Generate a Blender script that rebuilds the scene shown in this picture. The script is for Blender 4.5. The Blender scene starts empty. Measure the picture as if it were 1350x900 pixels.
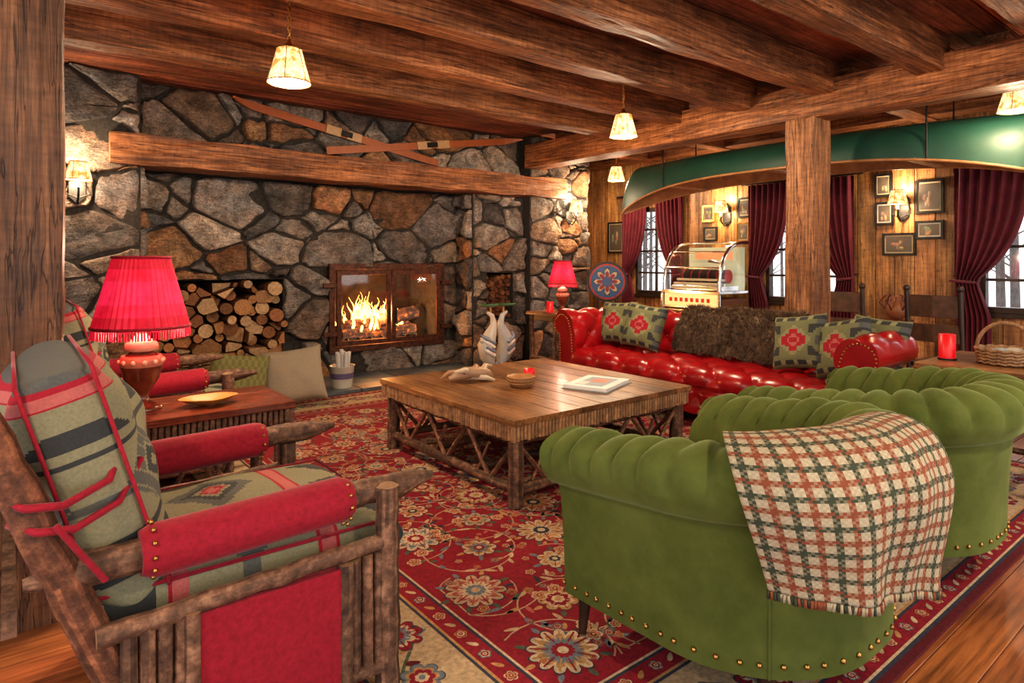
import bpy, math, random, itertools
from mathutils import Vector, Matrix, noise
random.seed(7)
R=random.random
pi=math.pi; sin=math.sin; cos=math.cos
def U(a,b): return a+(b-a)*R()
V=Vector
# ------------------------------------------------------------ materials
def newmat(name):
    m=bpy.data.materials.new(name); m.use_nodes=True
    nt=m.node_tree; nt.nodes.clear()
    out=nt.nodes.new('ShaderNodeOutputMaterial')
    return m,nt,out
def pmat(name,c1,c2,scale=5,rough=.6,stretch=(1,1,1),bump=.2,metal=0,sheen=0,coat=0,detail=6,emit=0,dist=0,bd=.01,c3=None,lo=.3,hi=.7,spec=.5,sheencol=None):
    m,nt,out=newmat(name); N=nt.nodes; L=nt.links
    b=N.new('ShaderNodeBsdfPrincipled'); L.new(b.outputs[0],out.inputs[0])
    tc=N.new('ShaderNodeTexCoord'); mp=N.new('ShaderNodeMapping'); mp.inputs['Scale'].default_value=stretch
    L.new(tc.outputs['Object'],mp.inputs[0])
    nz=N.new('ShaderNodeTexNoise'); nz.inputs['Scale'].default_value=scale; nz.inputs['Detail'].default_value=detail
    nz.inputs['Distortion'].default_value=dist; nz.inputs['Roughness'].default_value=.65
    L.new(mp.outputs[0],nz.inputs['Vector'])
    cr=N.new('ShaderNodeValToRGB'); L.new(nz.outputs[0],cr.inputs[0])
    cr.color_ramp.elements[0].position=lo; cr.color_ramp.elements[1].position=hi
    cr.color_ramp.elements[0].color=(*c1,1); cr.color_ramp.elements[1].color=(*c2,1)
    if c3:
        e=cr.color_ramp.elements.new((lo+hi)/2); e.color=(*c3,1)
    at=N.new('ShaderNodeAttribute'); at.attribute_name='Col'
    mx=N.new('ShaderNodeMix'); mx.data_type='RGBA'; mx.blend_type='MULTIPLY'; mx.inputs[0].default_value=1
    L.new(cr.outputs[0],mx.inputs[6]); L.new(at.outputs[0],mx.inputs[7])
    L.new(mx.outputs[2],b.inputs['Base Color'])
    b.inputs['Roughness'].default_value=rough; b.inputs['Metallic'].default_value=metal
    b.inputs['Specular IOR Level'].default_value=spec
    if sheen:
        b.inputs['Sheen Weight'].default_value=sheen; b.inputs['Sheen Roughness'].default_value=.35
        if sheencol: b.inputs['Sheen Tint'].default_value=(*sheencol,1)
    if coat: b.inputs['Coat Weight'].default_value=coat; b.inputs['Coat Roughness'].default_value=.15
    if emit:
        L.new(mx.outputs[2],b.inputs['Emission Color']); b.inputs['Emission Strength'].default_value=emit
    if bump:
        bp=N.new('ShaderNodeBump'); bp.inputs['Strength'].default_value=bump; bp.inputs['Distance'].default_value=bd
        L.new(nz.outputs[0],bp.inputs['Height']); L.new(bp.outputs[0],b.inputs['Normal'])
    return m
def addnoise(nt,scale,detail,stretch,stops,rough=.6,dist=0):
    N=nt.nodes;L=nt.links
    tc=[n for n in N if n.type=='TEX_COORD'][0]
    mp=N.new('ShaderNodeMapping');mp.inputs['Scale'].default_value=stretch;L.new(tc.outputs['Object'],mp.inputs[0])
    n2=N.new('ShaderNodeTexNoise');n2.inputs['Scale'].default_value=scale;n2.inputs['Detail'].default_value=detail;n2.inputs['Roughness'].default_value=rough;n2.inputs['Distortion'].default_value=dist
    L.new(mp.outputs[0],n2.inputs['Vector'])
    cr=N.new('ShaderNodeValToRGB')
    while len(cr.color_ramp.elements)<len(stops): cr.color_ramp.elements.new(.5)
    for e,(p,c) in zip(cr.color_ramp.elements,stops): e.position=p;e.color=(*c,1)
    L.new(n2.outputs[0],cr.inputs[0]);return n2,cr
def mul(nt,layer):
    N=nt.nodes;L=nt.links;b=[n for n in N if n.type=='BSDF_PRINCIPLED'][0]
    src=b.inputs['Base Color'].links[0].from_socket
    m2=N.new('ShaderNodeMix');m2.data_type='RGBA';m2.blend_type='MULTIPLY';m2.inputs[0].default_value=1
    L.new(src,m2.inputs[6]);L.new(layer,m2.inputs[7]);L.new(m2.outputs[2],b.inputs['Base Color'])
def addbump(nt,h,strength,dist):
    N=nt.nodes;L=nt.links;b=[n for n in N if n.type=='BSDF_PRINCIPLED'][0]
    bp=N.new('ShaderNodeBump');bp.inputs['Strength'].default_value=strength;bp.inputs['Distance'].default_value=dist
    if b.inputs['Normal'].links: L.new(b.inputs['Normal'].links[0].from_socket,bp.inputs['Normal'])
    L.new(h,bp.inputs['Height']);L.new(bp.outputs[0],b.inputs['Normal'])
def woodmat(name,axis,dark,mid,light,rough=.6,bump=.5,coat=0,fine=60,crack=True,blot=True):
    ai='xyz'.index(axis);st=[1,1,1]; st[ai]=.04
    m=pmat(name,dark,light,scale=fine,rough=rough,stretch=tuple(st),bump=bump,coat=coat,c3=mid,lo=.30,hi=.70,dist=.3,bd=.006)
    nt=m.node_tree
    s2=[1,1,1];s2[ai]=.3
    if blot:
        n2,c2=addnoise(nt,4.5,6,tuple(s2),[(.32,(.46,.40,.36)),(.68,(1.5,1.42,1.33))])
        mul(nt,c2.outputs[0])
    if crack:
        s3=[1,1,1];s3[ai]=.06
        n3,c3=addnoise(nt,16,3,tuple(s3),[(.0,(1,1,1)),(.488,(1,1,1)),(.5,(.25,.2,.18)),(.512,(1,1,1))],dist=.4)
        mul(nt,c3.outputs[0]);addbump(nt,c3.outputs[0],.5,.008)
        s4=[.25,.25,.25];s4[ai]=1
        n4,c4=addnoise(nt,38,2,tuple(s4),[(.35,(.84,.82,.80)),(.6,(1.10,1.10,1.10))]);mul(nt,c4.outputs[0])
    return m
BD=(.065,.024,.010);BM=(.25,.098,.036);BL=(.50,.235,.10)
M_beamx=woodmat('beam_wood_x','x',BD,BM,BL)
M_beamy=woodmat('beam_wood_y','y',BD,BM,BL)
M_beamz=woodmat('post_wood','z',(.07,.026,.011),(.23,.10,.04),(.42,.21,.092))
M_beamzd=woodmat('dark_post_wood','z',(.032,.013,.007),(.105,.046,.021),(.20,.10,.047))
M_plankz=woodmat('wall_plank','z',(.17,.08,.028),(.38,.20,.075),(.60,.35,.15),rough=.5,bump=.3,fine=40)
M_ceilp=woodmat('ceiling_plank','x',(.12,.038,.020),(.34,.115,.058),(.52,.19,.09),rough=.6,bump=.3)
M_floor=woodmat('floor_plank','x',(.12,.042,.015),(.29,.105,.036),(.41,.165,.058),rough=.34,bump=.10,coat=.2,crack=False,fine=50)
M_table=woodmat('table_wood','y',(.10,.044,.017),(.235,.115,.046),(.38,.205,.09),rough=.36,bump=.2,coat=.2)
M_tabler=woodmat('side_table_wood','x',(.05,.012,.006),(.16,.04,.02),(.30,.09,.04),rough=.25,bump=.2,coat=.5)
M_darkw=pmat('dark_wood',(.02,.012,.008),(.06,.03,.018),scale=12,rough=.4,bump=.15)
M_redw=pmat('turned_wood',(.07,.015,.008),(.2,.045,.02),scale=14,rough=.22,bump=.1,coat=.4)
M_bark=pmat('hickory_bark',(.055,.028,.017),(.27,.145,.088),scale=30,rough=.7,bump=.9,c3=(.13,.064,.037),bd=.008,detail=9,lo=.32,hi=.68)
M_twig=pmat('peeled_twig',(.18,.085,.035),(.48,.28,.14),scale=30,rough=.6,bump=.5,bd=.006)
M_cut=pmat('cut_wood_end',(.20,.10,.045),(.40,.23,.12),scale=20,rough=.7)
def stonemat():
    m=pmat('field_stone',(.40,.38,.36),(1.35,1.32,1.29),scale=7,rough=.8,bump=1.0,c3=(.85,.83,.81),detail=12,bd=.07,lo=.33,hi=.67,dist=.4)
    nt=m.node_tree
    n,c=addnoise(nt,75,5,(1,1,1),[(.35,(.55,.54,.53)),(.65,(1.46,1.44,1.43))],rough=.75);mul(nt,c.outputs[0]);addbump(nt,n.outputs[0],.9,.014)
    n,c=addnoise(nt,3.0,4,(1,1,1.6),[(.36,(1.18,.99,.85)),(.62,(.96,.98,1.0))]);mul(nt,c.outputs[0])
    n,c=addnoise(nt,16,6,(1,1,2.5),[(.32,(.50,.49,.48)),(.6,(1.24,1.24,1.24))],dist=1.2);mul(nt,c.outputs[0]);addbump(nt,n.outputs[0],.9,.035)
    return m
M_stone=stonemat()
M_mortar=pmat('mortar',(.018,.015,.013),(.065,.055,.046),scale=30,rough=.95,bump=.6)
M_soot=pmat('soot_brick',(.010,.008,.007),(.05,.035,.028),scale=10,rough=.95,bump=.5)
M_slate=pmat('slate',(.045,.06,.075),(.15,.18,.20),scale=5,rough=.35,bump=.25)
M_logend=pmat('log_end',(.55,.48,.42),(1.25,1.15,1.05),scale=40,rough=.8,bump=.5)
M_iron=pmat('rusty_iron',(.03,.015,.01),(.16,.06,.035),scale=20,rough=.5,metal=.6,bump=.3)
M_black=pmat('black_iron',(.01,.01,.01),(.03,.027,.025),scale=20,rough=.45,metal=.5)
M_leather=pmat('red_leather',(.22,.003,.006),(.38,.007,.013),scale=4,rough=.31,bump=.06,coat=.15,bd=.003)
M_velvet=pmat('green_velvet',(.068,.088,.019),(.130,.155,.040),scale=2.6,rough=.9,bump=.04,sheen=.35,sheencol=(.65,.8,.4),lo=.35,hi=.65,spec=.2)
M_wool=pmat('red_wool',(.22,.004,.016),(.34,.010,.030),scale=60,rough=.9,bump=.4,sheen=.15,bd=.003)
M_fab=pmat('woven_fabric',(.80,.80,.80),(1.12,1.12,1.12),scale=120,rough=.92,bump=.5,bd=.002)
M_rug=pmat('rug_wool_pile',(.66,.66,.66),(1.22,1.22,1.22),scale=55,rough=.95,bump=.7,bd=.004,detail=3)
M_curt=pmat('burgundy_curtain',(.085,.006,.014),(.17,.014,.028),scale=8,rough=.75,bump=.05,sheen=.3)
M_brass=pmat('brass',(.35,.2,.06),(.55,.34,.12),scale=20,rough=.3,metal=1,bump=.05)
M_chrome=pmat('chrome',(.7,.7,.7),(.85,.85,.85),scale=20,rough=.15,metal=1,bump=0)
M_canoe=pmat('canoe_green',(.010,.050,.034),(.018,.075,.050),scale=3,rough=.5,bump=.03,coat=0)
M_canoein=pmat('canoe_cedar',(.28,.12,.045),(.5,.26,.11),scale=8,rough=.4,bump=.1)
M_white=pmat('white_paper',(.68,.67,.64),(.8,.79,.77),scale=10,rough=.6,bump=.05)
M_gen=pmat('painted',(.85,.85,.85),(1.1,1.1,1.1),scale=14,rough=.45,bump=.1)
M_cer=pmat('ceramic',(.9,.9,.9),(1.05,1.05,1.05),scale=8,rough=.25,bump=.02,coat=.3)
M_wicker=pmat('wicker',(.16,.08,.035),(.42,.24,.12),scale=60,rough=.6,bump=.9)
M_fur=pmat('brown_fur',(.05,.03,.018),(.25,.16,.10),scale=25,rough=.85,bump=.4)
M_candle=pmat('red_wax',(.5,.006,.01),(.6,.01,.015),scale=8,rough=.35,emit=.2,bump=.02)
M_mica=pmat('mica_shade',(.62,.22,.045),(1,.76,.38),scale=15,rough=.5,emit=.85,bump=.05,detail=5,lo=.40,hi=.56)
M_redshade=pmat('red_silk_shade',(.50,.005,.025),(.75,.02,.07),scale=14,rough=.6,emit=.40,bump=.05)
M_bulb=pmat('bulb_glow',(1,.88,.68),(1,.92,.75),rough=.5,emit=12,bump=0)
M_juke=pmat('jukebox_lit',(.9,.80,.6),(1,.9,.75),scale=3,rough=.3,emit=.3,bump=0)
M_flame=pmat('flame',(1,.16,.01),(1,.60,.12),scale=9,rough=1,emit=6,bump=0)
M_ember=pmat('ember_log',(.03,.016,.011),(1,.16,.02),scale=14,rough=1,emit=1.6,bump=.4,lo=.50,hi=.70,c3=(.12,.04,.016))
M_snow=pmat('outdoor_ground',(.50,.49,.50),(.75,.74,.77),scale=1,rough=.9)
M_tree=pmat('tree_bark',(.10,.085,.08),(.22,.20,.19),scale=8,rough=.9)
def glassmat():
    m,nt,out=newmat('window_glass'); N=nt.nodes;L=nt.links
    t=N.new('ShaderNodeBsdfTransparent'); g=N.new('ShaderNodeBsdfGlossy'); g.inputs['Roughness'].default_value=.05
    x=N.new('ShaderNodeMixShader'); x.inputs[0].default_value=.07
    L.new(t.outputs[0],x.inputs[1]);L.new(g.outputs[0],x.inputs[2]);L.new(x.outputs[0],out.inputs[0]); return m
M_glass=glassmat()
# ------------------------------------------------------------ mesh builder
class MB:
    def __init__(s,name):
        s.name=name;s.v=[];s.f=[];s.m=[];s.sm=[];s.c=[];s.mats=[];s.M=Matrix.Identity(4)
    def mi(s,mat):
        if mat not in s.mats:s.mats.append(mat)
        return s.mats.index(mat)
    def add(s,verts,faces,mat,smooth=False,col=(1,1,1),cols=None):
        o=len(s.v);M=s.M
        s.v+=[tuple(M@V(p)) for p in verts]; mi=s.mi(mat)
        for k,f in enumerate(faces):
            s.f.append([i+o for i in f]);s.m.append(mi);s.sm.append(smooth);s.c.append(cols[k] if cols else col)
    def box(s,lo,hi,mat,col=(1,1,1)):
        x0,y0,z0=lo;x1,y1,z1=hi
        s.add([(x0,y0,z0),(x1,y0,z0),(x1,y1,z0),(x0,y1,z0),(x0,y0,z1),(x1,y0,z1),(x1,y1,z1),(x0,y1,z1)],
              [(0,3,2,1),(4,5,6,7),(0,1,5,4),(1,2,6,5),(2,3,7,6),(3,0,4,7)],mat,False,col)
    def grid(s,fn,nu,nv,mat,cu=False,cv=False,colf=None,smooth=True,col=(1,1,1)):
        vs=[];NU=nu if cu else nu+1;NV=nv if cv else nv+1
        for j in range(NV):
            for i in range(NU): vs.append(fn(i/nu,j/nv))
        fs=[];cols=[]
        for j in range(nv):
            for i in range(nu):
                i2=(i+1)%NU;j2=(j+1)%NV
                fs.append((j*NU+i,j*NU+i2,j2*NU+i2,j2*NU+i))
                cols.append(colf((i+.5)/nu,(j+.5)/nv) if colf else col)
        s.add(vs,fs,mat,smooth,cols=cols)
    def tube(s,pts,rad,mat,seg=10,caps=True,jit=0,capmat=None,col=(1,1,1),smooth=True,streak=0):
        pts=[V(p) for p in pts];n=len(pts)
        if not hasattr(rad,'__len__'): rad=[rad]*n
        t0=(pts[1]-pts[0]).normalized()
        ref=V((0,0,1)) if abs(t0.z)<.9 else V((1,0,0))
        nx=t0.cross(ref).normalized();vs=[]
        prof=[1+jit*(R()-.5)*.8 for _ in range(seg)]
        for i in range(n):
            t=(pts[min(i+1,n-1)]-pts[max(i-1,0)]).normalized()
            nx=(nx-t*nx.dot(t)).normalized();ny=t.cross(nx)
            for k in range(seg):
                a=2*pi*k/seg;r=rad[i]*(prof[k]+jit*(R()-.5)*.35)
                vs.append(pts[i]+nx*(cos(a)*r)+ny*(sin(a)*r))
        fs=[(i*seg+k,i*seg+(k+1)%seg,(i+1)*seg+(k+1)%seg,(i+1)*seg+k) for i in range(n-1) for k in range(seg)]
        cols=None
        if streak:
            st_=[1+streak*(R()-.5)*2 for _ in range(seg)];cols=[]
            for i in range(n-1):
                for k in range(seg):
                    if R()<.12: st_[k]=1+streak*(R()-.5)*2
                    cols.append(tuple(c*st_[k] for c in col))
        s.add(vs,fs,mat,smooth,col,cols)
        if caps:
            s.add(vs[:seg],[tuple(range(seg))[::-1]],capmat or mat,False,col)
            s.add(vs[-seg:],[tuple(range(seg))],capmat or mat,False,col)
    def pole(s,p0,p1,r,mat=None,seg=10,taper=.95,jit=.16,bend=.004,capmat=None,n=None,pt0=0,pt1=0,col=(1,1,1)):
        mat=mat or M_bark;capmat=capmat or M_cut
        p0=V(p0);p1=V(p1);L=(p1-p0).length;n=n or max(3,int(L/.06))
        pts=[];rs=[];t_=U(.8,1.2);col=(col[0]*t_,col[1]*t_,col[2]*t_)
        for i in range(n+1):
            t=i/n;p=p0.lerp(p1,t)
            if 1<i<n:p=p+V((U(-1,1),U(-1,1),U(-1,1)))*bend
            pts.append(p);rr=r*(1+(taper-1)*t)*U(.97,1.03)
            if pt0 and t*L<pt0: rr*=.35+.65*t*L/pt0
            if pt1 and (1-t)*L<pt1: rr*=.35+.65*(1-t)*L/pt1
            rs.append(rr)
        if r>.035: seg=max(seg,20)
        s.tube(pts,rs,mat,seg,True,jit*(.8 if seg>14 else 1),capmat,col=col,streak=.48)
    def sphere(s,c,r,mat,nu=12,nv=8,col=(1,1,1)):
        if not hasattr(r,'__len__'): r=(r,r,r)
        c=V(c)
        s.grid(lambda u,v:c+V((cos(2*pi*u)*sin(pi*(v*.98+.01))*r[0],sin(2*pi*u)*sin(pi*(v*.98+.01))*r[1],-cos(pi*(v*.98+.01))*r[2])),nu,nv,mat,cu=True,col=col)
    def lathe(s,c,prof,mat,seg=24,col=(1,1,1),caps=True,colf=None):
        c=V(c);n=len(prof)-1
        def fn(u,v):
            r,z=prof[int(round(v*n))];a=2*pi*u
            return c+V((cos(a)*r,sin(a)*r,z))
        s.grid(fn,seg,n,mat,cu=True,col=col,colf=colf)
        if caps:
            for k,(r,z) in ((0,prof[0]),(1,prof[-1])):
                if r>.002: s.add([c+V((cos(2*pi*i/seg)*r,sin(2*pi*i/seg)*r,z)) for i in range(seg)],[tuple(range(seg))],mat,False,col)
    def bar(s,pts,w,t,nrm,mat,col=(1,1,1)):
        pts=[V(p) for p in pts];n=len(pts);vs=[];nrm=V(nrm).normalized()
        if not hasattr(w,'__len__'):w=[w]*n
        for i in range(n):
            tt=(pts[min(i+1,n-1)]-pts[max(i-1,0)]).normalized();a=tt.cross(nrm).normalized();b=a.cross(tt).normalized()
            for x,y in ((-1,-1),(1,-1),(1,1),(-1,1)): vs.append(pts[i]+a*(x*w[i]/2)+b*(y*t/2))
        fs=[(i*4+k,i*4+(k+1)%4,(i+1)*4+(k+1)%4,(i+1)*4+k) for i in range(n-1) for k in range(4)]
        fs+=[(3,2,1,0),tuple(range(n*4-4,n*4))]
        s.add(vs,fs,mat,False,col)
    def done(s,bevel=0,seg=1,parent=None):
        me=bpy.data.meshes.new(s.name);me.from_pydata([tuple(v) for v in s.v],[],s.f);me.update()
        for m in s.mats:me.materials.append(m)
        me.polygons.foreach_set('material_index',s.m);me.polygons.foreach_set('use_smooth',s.sm)
        ca=me.color_attributes.new('Col','FLOAT_COLOR','CORNER');buf=[]
        for f,c in zip(s.f,s.c):
            buf+= [c[0],c[1],c[2],1.0]*len(f)
        ca.data.foreach_set('color',buf)
        import bmesh
        bm=bmesh.new();bm.from_mesh(me);bmesh.ops.recalc_face_normals(bm,faces=bm.faces);bm.to_mesh(me);bm.free()
        ob=bpy.data.objects.new(s.name,me);bpy.context.scene.collection.objects.link(ob)
        if bevel:
            b=ob.modifiers.new('bevel','BEVEL');b.width=bevel;b.segments=seg;b.limit_method='ANGLE';b.angle_limit=math.radians(50)
        if parent:ob.parent=parent
        return ob
def frame(c,x,y):
    x=V(x).normalized();y=V(y);y=(y-x*y.dot(x)).normalized();z=x.cross(y)
    m=Matrix((x,y,z)).transposed().to_4x4();m.translation=V(c);return m
# ------------------------------------------------------------ irregular stones
def clip(poly,nx,ny,c):
    out=[];n=len(poly)
    for i in range(n):
        a=poly[i];b=poly[(i+1)%n];da=nx*a[0]+ny*a[1]-c;db=nx*b[0]+ny*b[1]-c
        if da<=0: out.append(a)
        if da*db<0:
            t=da/(da-db);out.append((a[0]+(b[0]-a[0])*t,a[1]+(b[1]-a[1])*t))
    return out
def cells(w,h,size,holes=(),var=.5,asp=1.25,cand=5):
    n=max(2,int(w*h/(size*size)*1.25));pts=[]
    for _ in range(n):
        best=None;bd=-1
        for k in range(cand):
            p=(U(0,w),U(0,h));d=min([((p[0]-q[0])/asp)**2+(p[1]-q[1])**2 for q in pts] or [9])
            if d>bd:bd=d;best=p
        pts.append(best)
    wt=[(size*var*R())**2 for _ in pts];res=[]
    for i,a in enumerate(pts):
        poly=[(0,0),(w,0),(w,h),(0,h)]
        for j,b in enumerate(pts):
            if i==j:continue
            dx=b[0]-a[0];dy=b[1]-a[1]
            if dx*dx+dy*dy>(size*4.5)**2:continue
            ax=dx/asp**2
            c=(ax*(a[0]+b[0])/2+dy*(a[1]+b[1])/2)+(wt[i]-wt[j])/2
            poly=clip(poly,ax,dy,c)
            if len(poly)<3:break
        if len(poly)<3:continue
        cx=sum(p[0] for p in poly)/len(poly);cy=sum(p[1] for p in poly)/len(poly);bad=False
        for (x0,x1,z0,z1) in holes:
            if x0<cx<x1 and z0<cy<z1:
                ds=[(cx-x0,0),(x1-cx,1),(cy-z0,2),(z1-cy,3)];m=min(ds)[1]
            else:
                ds=[(x0-cx,0),(cx-x1,1),(z0-cy,2),(cy-z1,3)];m=max(ds)[1]
            bx0=min(p[0] for p in poly);bx1=max(p[0] for p in poly);by0=min(p[1] for p in poly);by1=max(p[1] for p in poly)
            if bx1<x0 or bx0>x1 or by1<z0 or by0>z1:continue
            if m==0:poly=clip(poly,1,0,x0)
            if m==1:poly=clip(poly,-1,0,-x1)
            if m==2:poly=clip(poly,0,1,z0)
            if m==3:poly=clip(poly,0,-1,-z1)
            if len(poly)<3:bad=True;break
        if bad:continue
        xs=[p[0] for p in poly];ys=[p[1] for p in poly]
        if (max(xs)-min(xs))<.04 or (max(ys)-min(ys))<.04:continue
        res.append(poly)
    return res
PAL=[(.39,.36,.34),(.27,.245,.23),(.47,.43,.39),(.36,.27,.20),(.48,.29,.16),(.17,.155,.155),(.58,.53,.47),(.30,.24,.20),(.40,.37,.35),(.26,.26,.265),(.31,.28,.27),(.52,.44,.36),(.21,.195,.19),(.44,.25,.14),(.42,.39,.36)]
def stones(mb,O,ud,vd,w,h,size=.36,holes=(),prot=.08,pal=PAL,mat=None,gap=.014,asp=1.4):
    O=V(O);ud=V(ud);vd=V(vd);nd=ud.cross(vd);mat=mat or M_stone
    for poly in cells(w,h,size,holes,.98,asp,3):
        q=[];n=len(poly)
        for i in range(n):
            a=poly[i-1];b=poly[i];c=poly[(i+1)%n];k=U(.04,.14)
            q.append((b[0]+(a[0]-b[0])*k,b[1]+(a[1]-b[1])*k));q.append((b[0]+(c[0]-b[0])*k,b[1]+(c[1]-b[1])*k))
            for t in (.33,.66): q.append((b[0]+(c[0]-b[0])*t+U(-.015,.015),b[1]+(c[1]-b[1])*t+U(-.015,.015)))
        cx=sum(p[0] for p in q)/len(q);cy=sum(p[1] for p in q)/len(q);n=len(q)
        p0=prot*U(.3,1.15);tx=U(-.15,.15);ty=U(-.15,.15);vs=[];sd_=U(0,99)
        def zz_(x,y): return (x-cx)*tx+(y-cy)*ty+.045*noise.noise(V((x*6+sd_,y*6,sd_)))+.018*noise.noise(V((x*17+sd_,y*17,sd_)))
        for (g,zz) in ((gap,-.01),(gap+.003,p0*.7),(gap+.011,p0),(.045,p0*1.04),(.09,p0*1.06)):
            for p in q:
                dx=p[0]-cx;dy=p[1]-cy;d=math.hypot(dx,dy) or 1;k=max(.4,1-g*1.3/d)
                x=cx+dx*k;y=cy+dy*k
                z=zz+(zz_(x,y) if zz>0 else 0)
                vs.append(O+ud*x+vd*y+nd*max(z,-.01))
        for f_ in (.28,):
            for p in q:
                x=cx+(p[0]-cx)*f_;y=cy+(p[1]-cy)*f_;vs.append(O+ud*x+vd*y+nd*(p0*1.08+zz_(x,y)))
        vs.append(O+ud*cx+vd*cy+nd*(p0*1.08+zz_(cx,cy)))
        fs=[]
        for r in range(5):
            for k in range(n):fs.append((r*n+k,r*n+(k+1)%n,(r+1)*n+(k+1)%n,(r+1)*n+k))
        for k in range(n):fs.append((5*n+k,5*n+(k+1)%n,6*n))
        c=random.choice(pal);f=U(.65,1.3);mb.add(vs,fs,mat,True,(c[0]*f,c[1]*f,c[2]*f))
def mason(mb,xr,yr,zr,holes,mat):
    xs=sorted(set([xr[0],xr[1]]+[v for h in holes for v in h[:2]]));zs=sorted(set([zr[0],zr[1]]+[v for h in holes for v in h[2:]]))
    for i in range(len(xs)-1):
        for k in range(len(zs)-1):
            cx=(xs[i]+xs[i+1])/2;cz=(zs[k]+zs[k+1])/2
            if any(a<cx<b and c<cz<d for a,b,c,d in holes):continue
            mb.box((xs[i],yr[0],zs[k]),(xs[i+1],yr[1],zs[k+1]),mat)
CH=3.09
YR=7.22; YB=7.95
wf=MB('wall_fireplace')
H1=(1.12,2.42,.30,1.18);H2=(2.98,4.45,.33,1.30);H3=(4.98,5.42,.60,1.22)
mason(wf,(.95,4.75),(YR,YB),(0,2.27),[H1,H2],M_mortar)
mason(wf,(4.75,5.6),(6.85,YB),(0,2.27),[H3],M_mortar)
wf.box((5.6,6.7,0),(6.7,YB,CH),M_mortar)
wf.box((.95,6.95,2.27),(5.6,YB,CH),M_mortar)
wf.box((-1.9,6.7,0),(.95,YB,CH),M_mortar)
wf.box((.95,YB,0),(5.6,YB+.1,2.27),M_soot)
X_=(1,0,0);Z_=(0,0,1)
def sh(H,ox,oz=0): return (H[0]-ox,H[1]-ox,H[2]-oz,H[3]-oz)
stones(wf,(.95,YR,0),X_,Z_,3.8,2.27,.34,[sh(H1,.95),sh(H2,.95)])
stones(wf,(4.75,6.85,0),X_,Z_,.85,2.27,.25,[sh(H3,4.75)])
stones(wf,(5.6,6.7,0),X_,Z_,1.1,CH,.27,prot=.06)
stones(wf,(.95,6.95,2.27),X_,Z_,4.65,CH-2.27,.33)
stones(wf,(-1.9,6.7,0),X_,Z_,2.85,CH,.33,prot=.06)
stones(wf,(4.75,YR,0),(0,-1,0),Z_,YR-6.85,2.27,.28)
stones(wf,(6.7,6.7,0),(0,1,0),Z_,1.25,CH,.33)
stones(wf,(.95,6.7,0),(0,1,0),Z_,.5,2.27,.3)
wf.done()
def logpile(name,H,y0,size,depth,pal,dv=.12):
    mb=MB(name);w=H[1]-H[0]-.02;h=H[3]-H[2]-.03
    for poly in cells(w,h,size,(),.7,1.15):
        cx=sum(p[0] for p in poly)/len(poly);cy=sum(p[1] for p in poly)/len(poly)
        if cy>h*.88 and R()<.35: continue
        if R()<.35:
            rr=min(math.hypot(p[0]-cx,p[1]-cy) for p in poly);q=[(cx+cos(a*pi/5)*rr*.92,cy+sin(a*pi/5)*rr*.88) for a in range(10)]
        else: q=[(cx+(p[0]-cx)*.88,cy+(p[1]-cy)*.88) for p in poly]
        n=len(q);f=U(-dv,.06);sl=U(-.25,.25);sv=U(-.25,.25)
        fr_=[(H[0]+.01+p[0],y0+f+(p[0]-cx)*sl+(p[1]-cy)*sv,H[2]+.005+p[1]) for p in q]
        vs=fr_+[(H[0]+.01+p[0],y0+depth,H[2]+.005+p[1]) for p in q]
        c=random.choice(pal);k=U(.65,1.1)
        mb.add(vs,[tuple(range(n))],M_logend,False,(c[0]*k,c[1]*k,c[2]*k))
        mb.add(vs,[(i,(i+1)%n,n+(i+1)%n,n+i) for i in range(n)],M_bark,False,(1.3,1.1,.9))
    mb.done(.005)
logpile('firewood_stack',H1,YR-.02,.135,.47,[(.48,.29,.15),(.40,.22,.10),(.54,.38,.23),(.30,.14,.065),(.46,.21,.09)],.15)
logpile('kindling_stack',H3,6.93,.065,.4,[(.16,.06,.03),(.24,.10,.04)],.05)
# hearth
hb=MB('hearth')
x=-.9
while x<6.1:
    w=U(.5,.8);x1=min(x+w,6.1)
    hb.box((x+.006,6.28,0.0),(x1-.006,6.62,.035),M_slate,(U(.7,1.2),)*3)
    if x>.99 and x1<4.73: hb.box((x+.006,6.63,0),(x1-.006,7.16,.035),M_slate,(U(.7,1.2),)*3)
    x=x1
hb.box((.97,6.63,0),(1.2,7.16,.03),M_slate);hb.box((4.2,6.63,0),(4.7,7.16,.03),M_slate)
hb.done(.004)
# mantel
mb=MB('mantel_beam')
def mf(u,v):
    a=2*pi*v+pi/4;c_=cos(a);s_=sin(a);m=max(abs(c_),abs(s_));yy=c_/m;zz=s_/m
    nz_=noise.noise(V((u*12,yy*2,zz*2)))*.020+noise.noise(V((u*45,yy*5,zz*5)))*.006
    return V((.70+5.5*u,6.78+yy*(.19+nz_),2.395+zz*(.135+nz_)))
mb.grid(mf,90,32,M_beamx,cv=True,smooth=False)
for u in (0,1):
    pts=[mf(u,j/32) for j in range(32)];mb.add(pts,[tuple(range(32))],M_cut)
mb.done()
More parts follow.
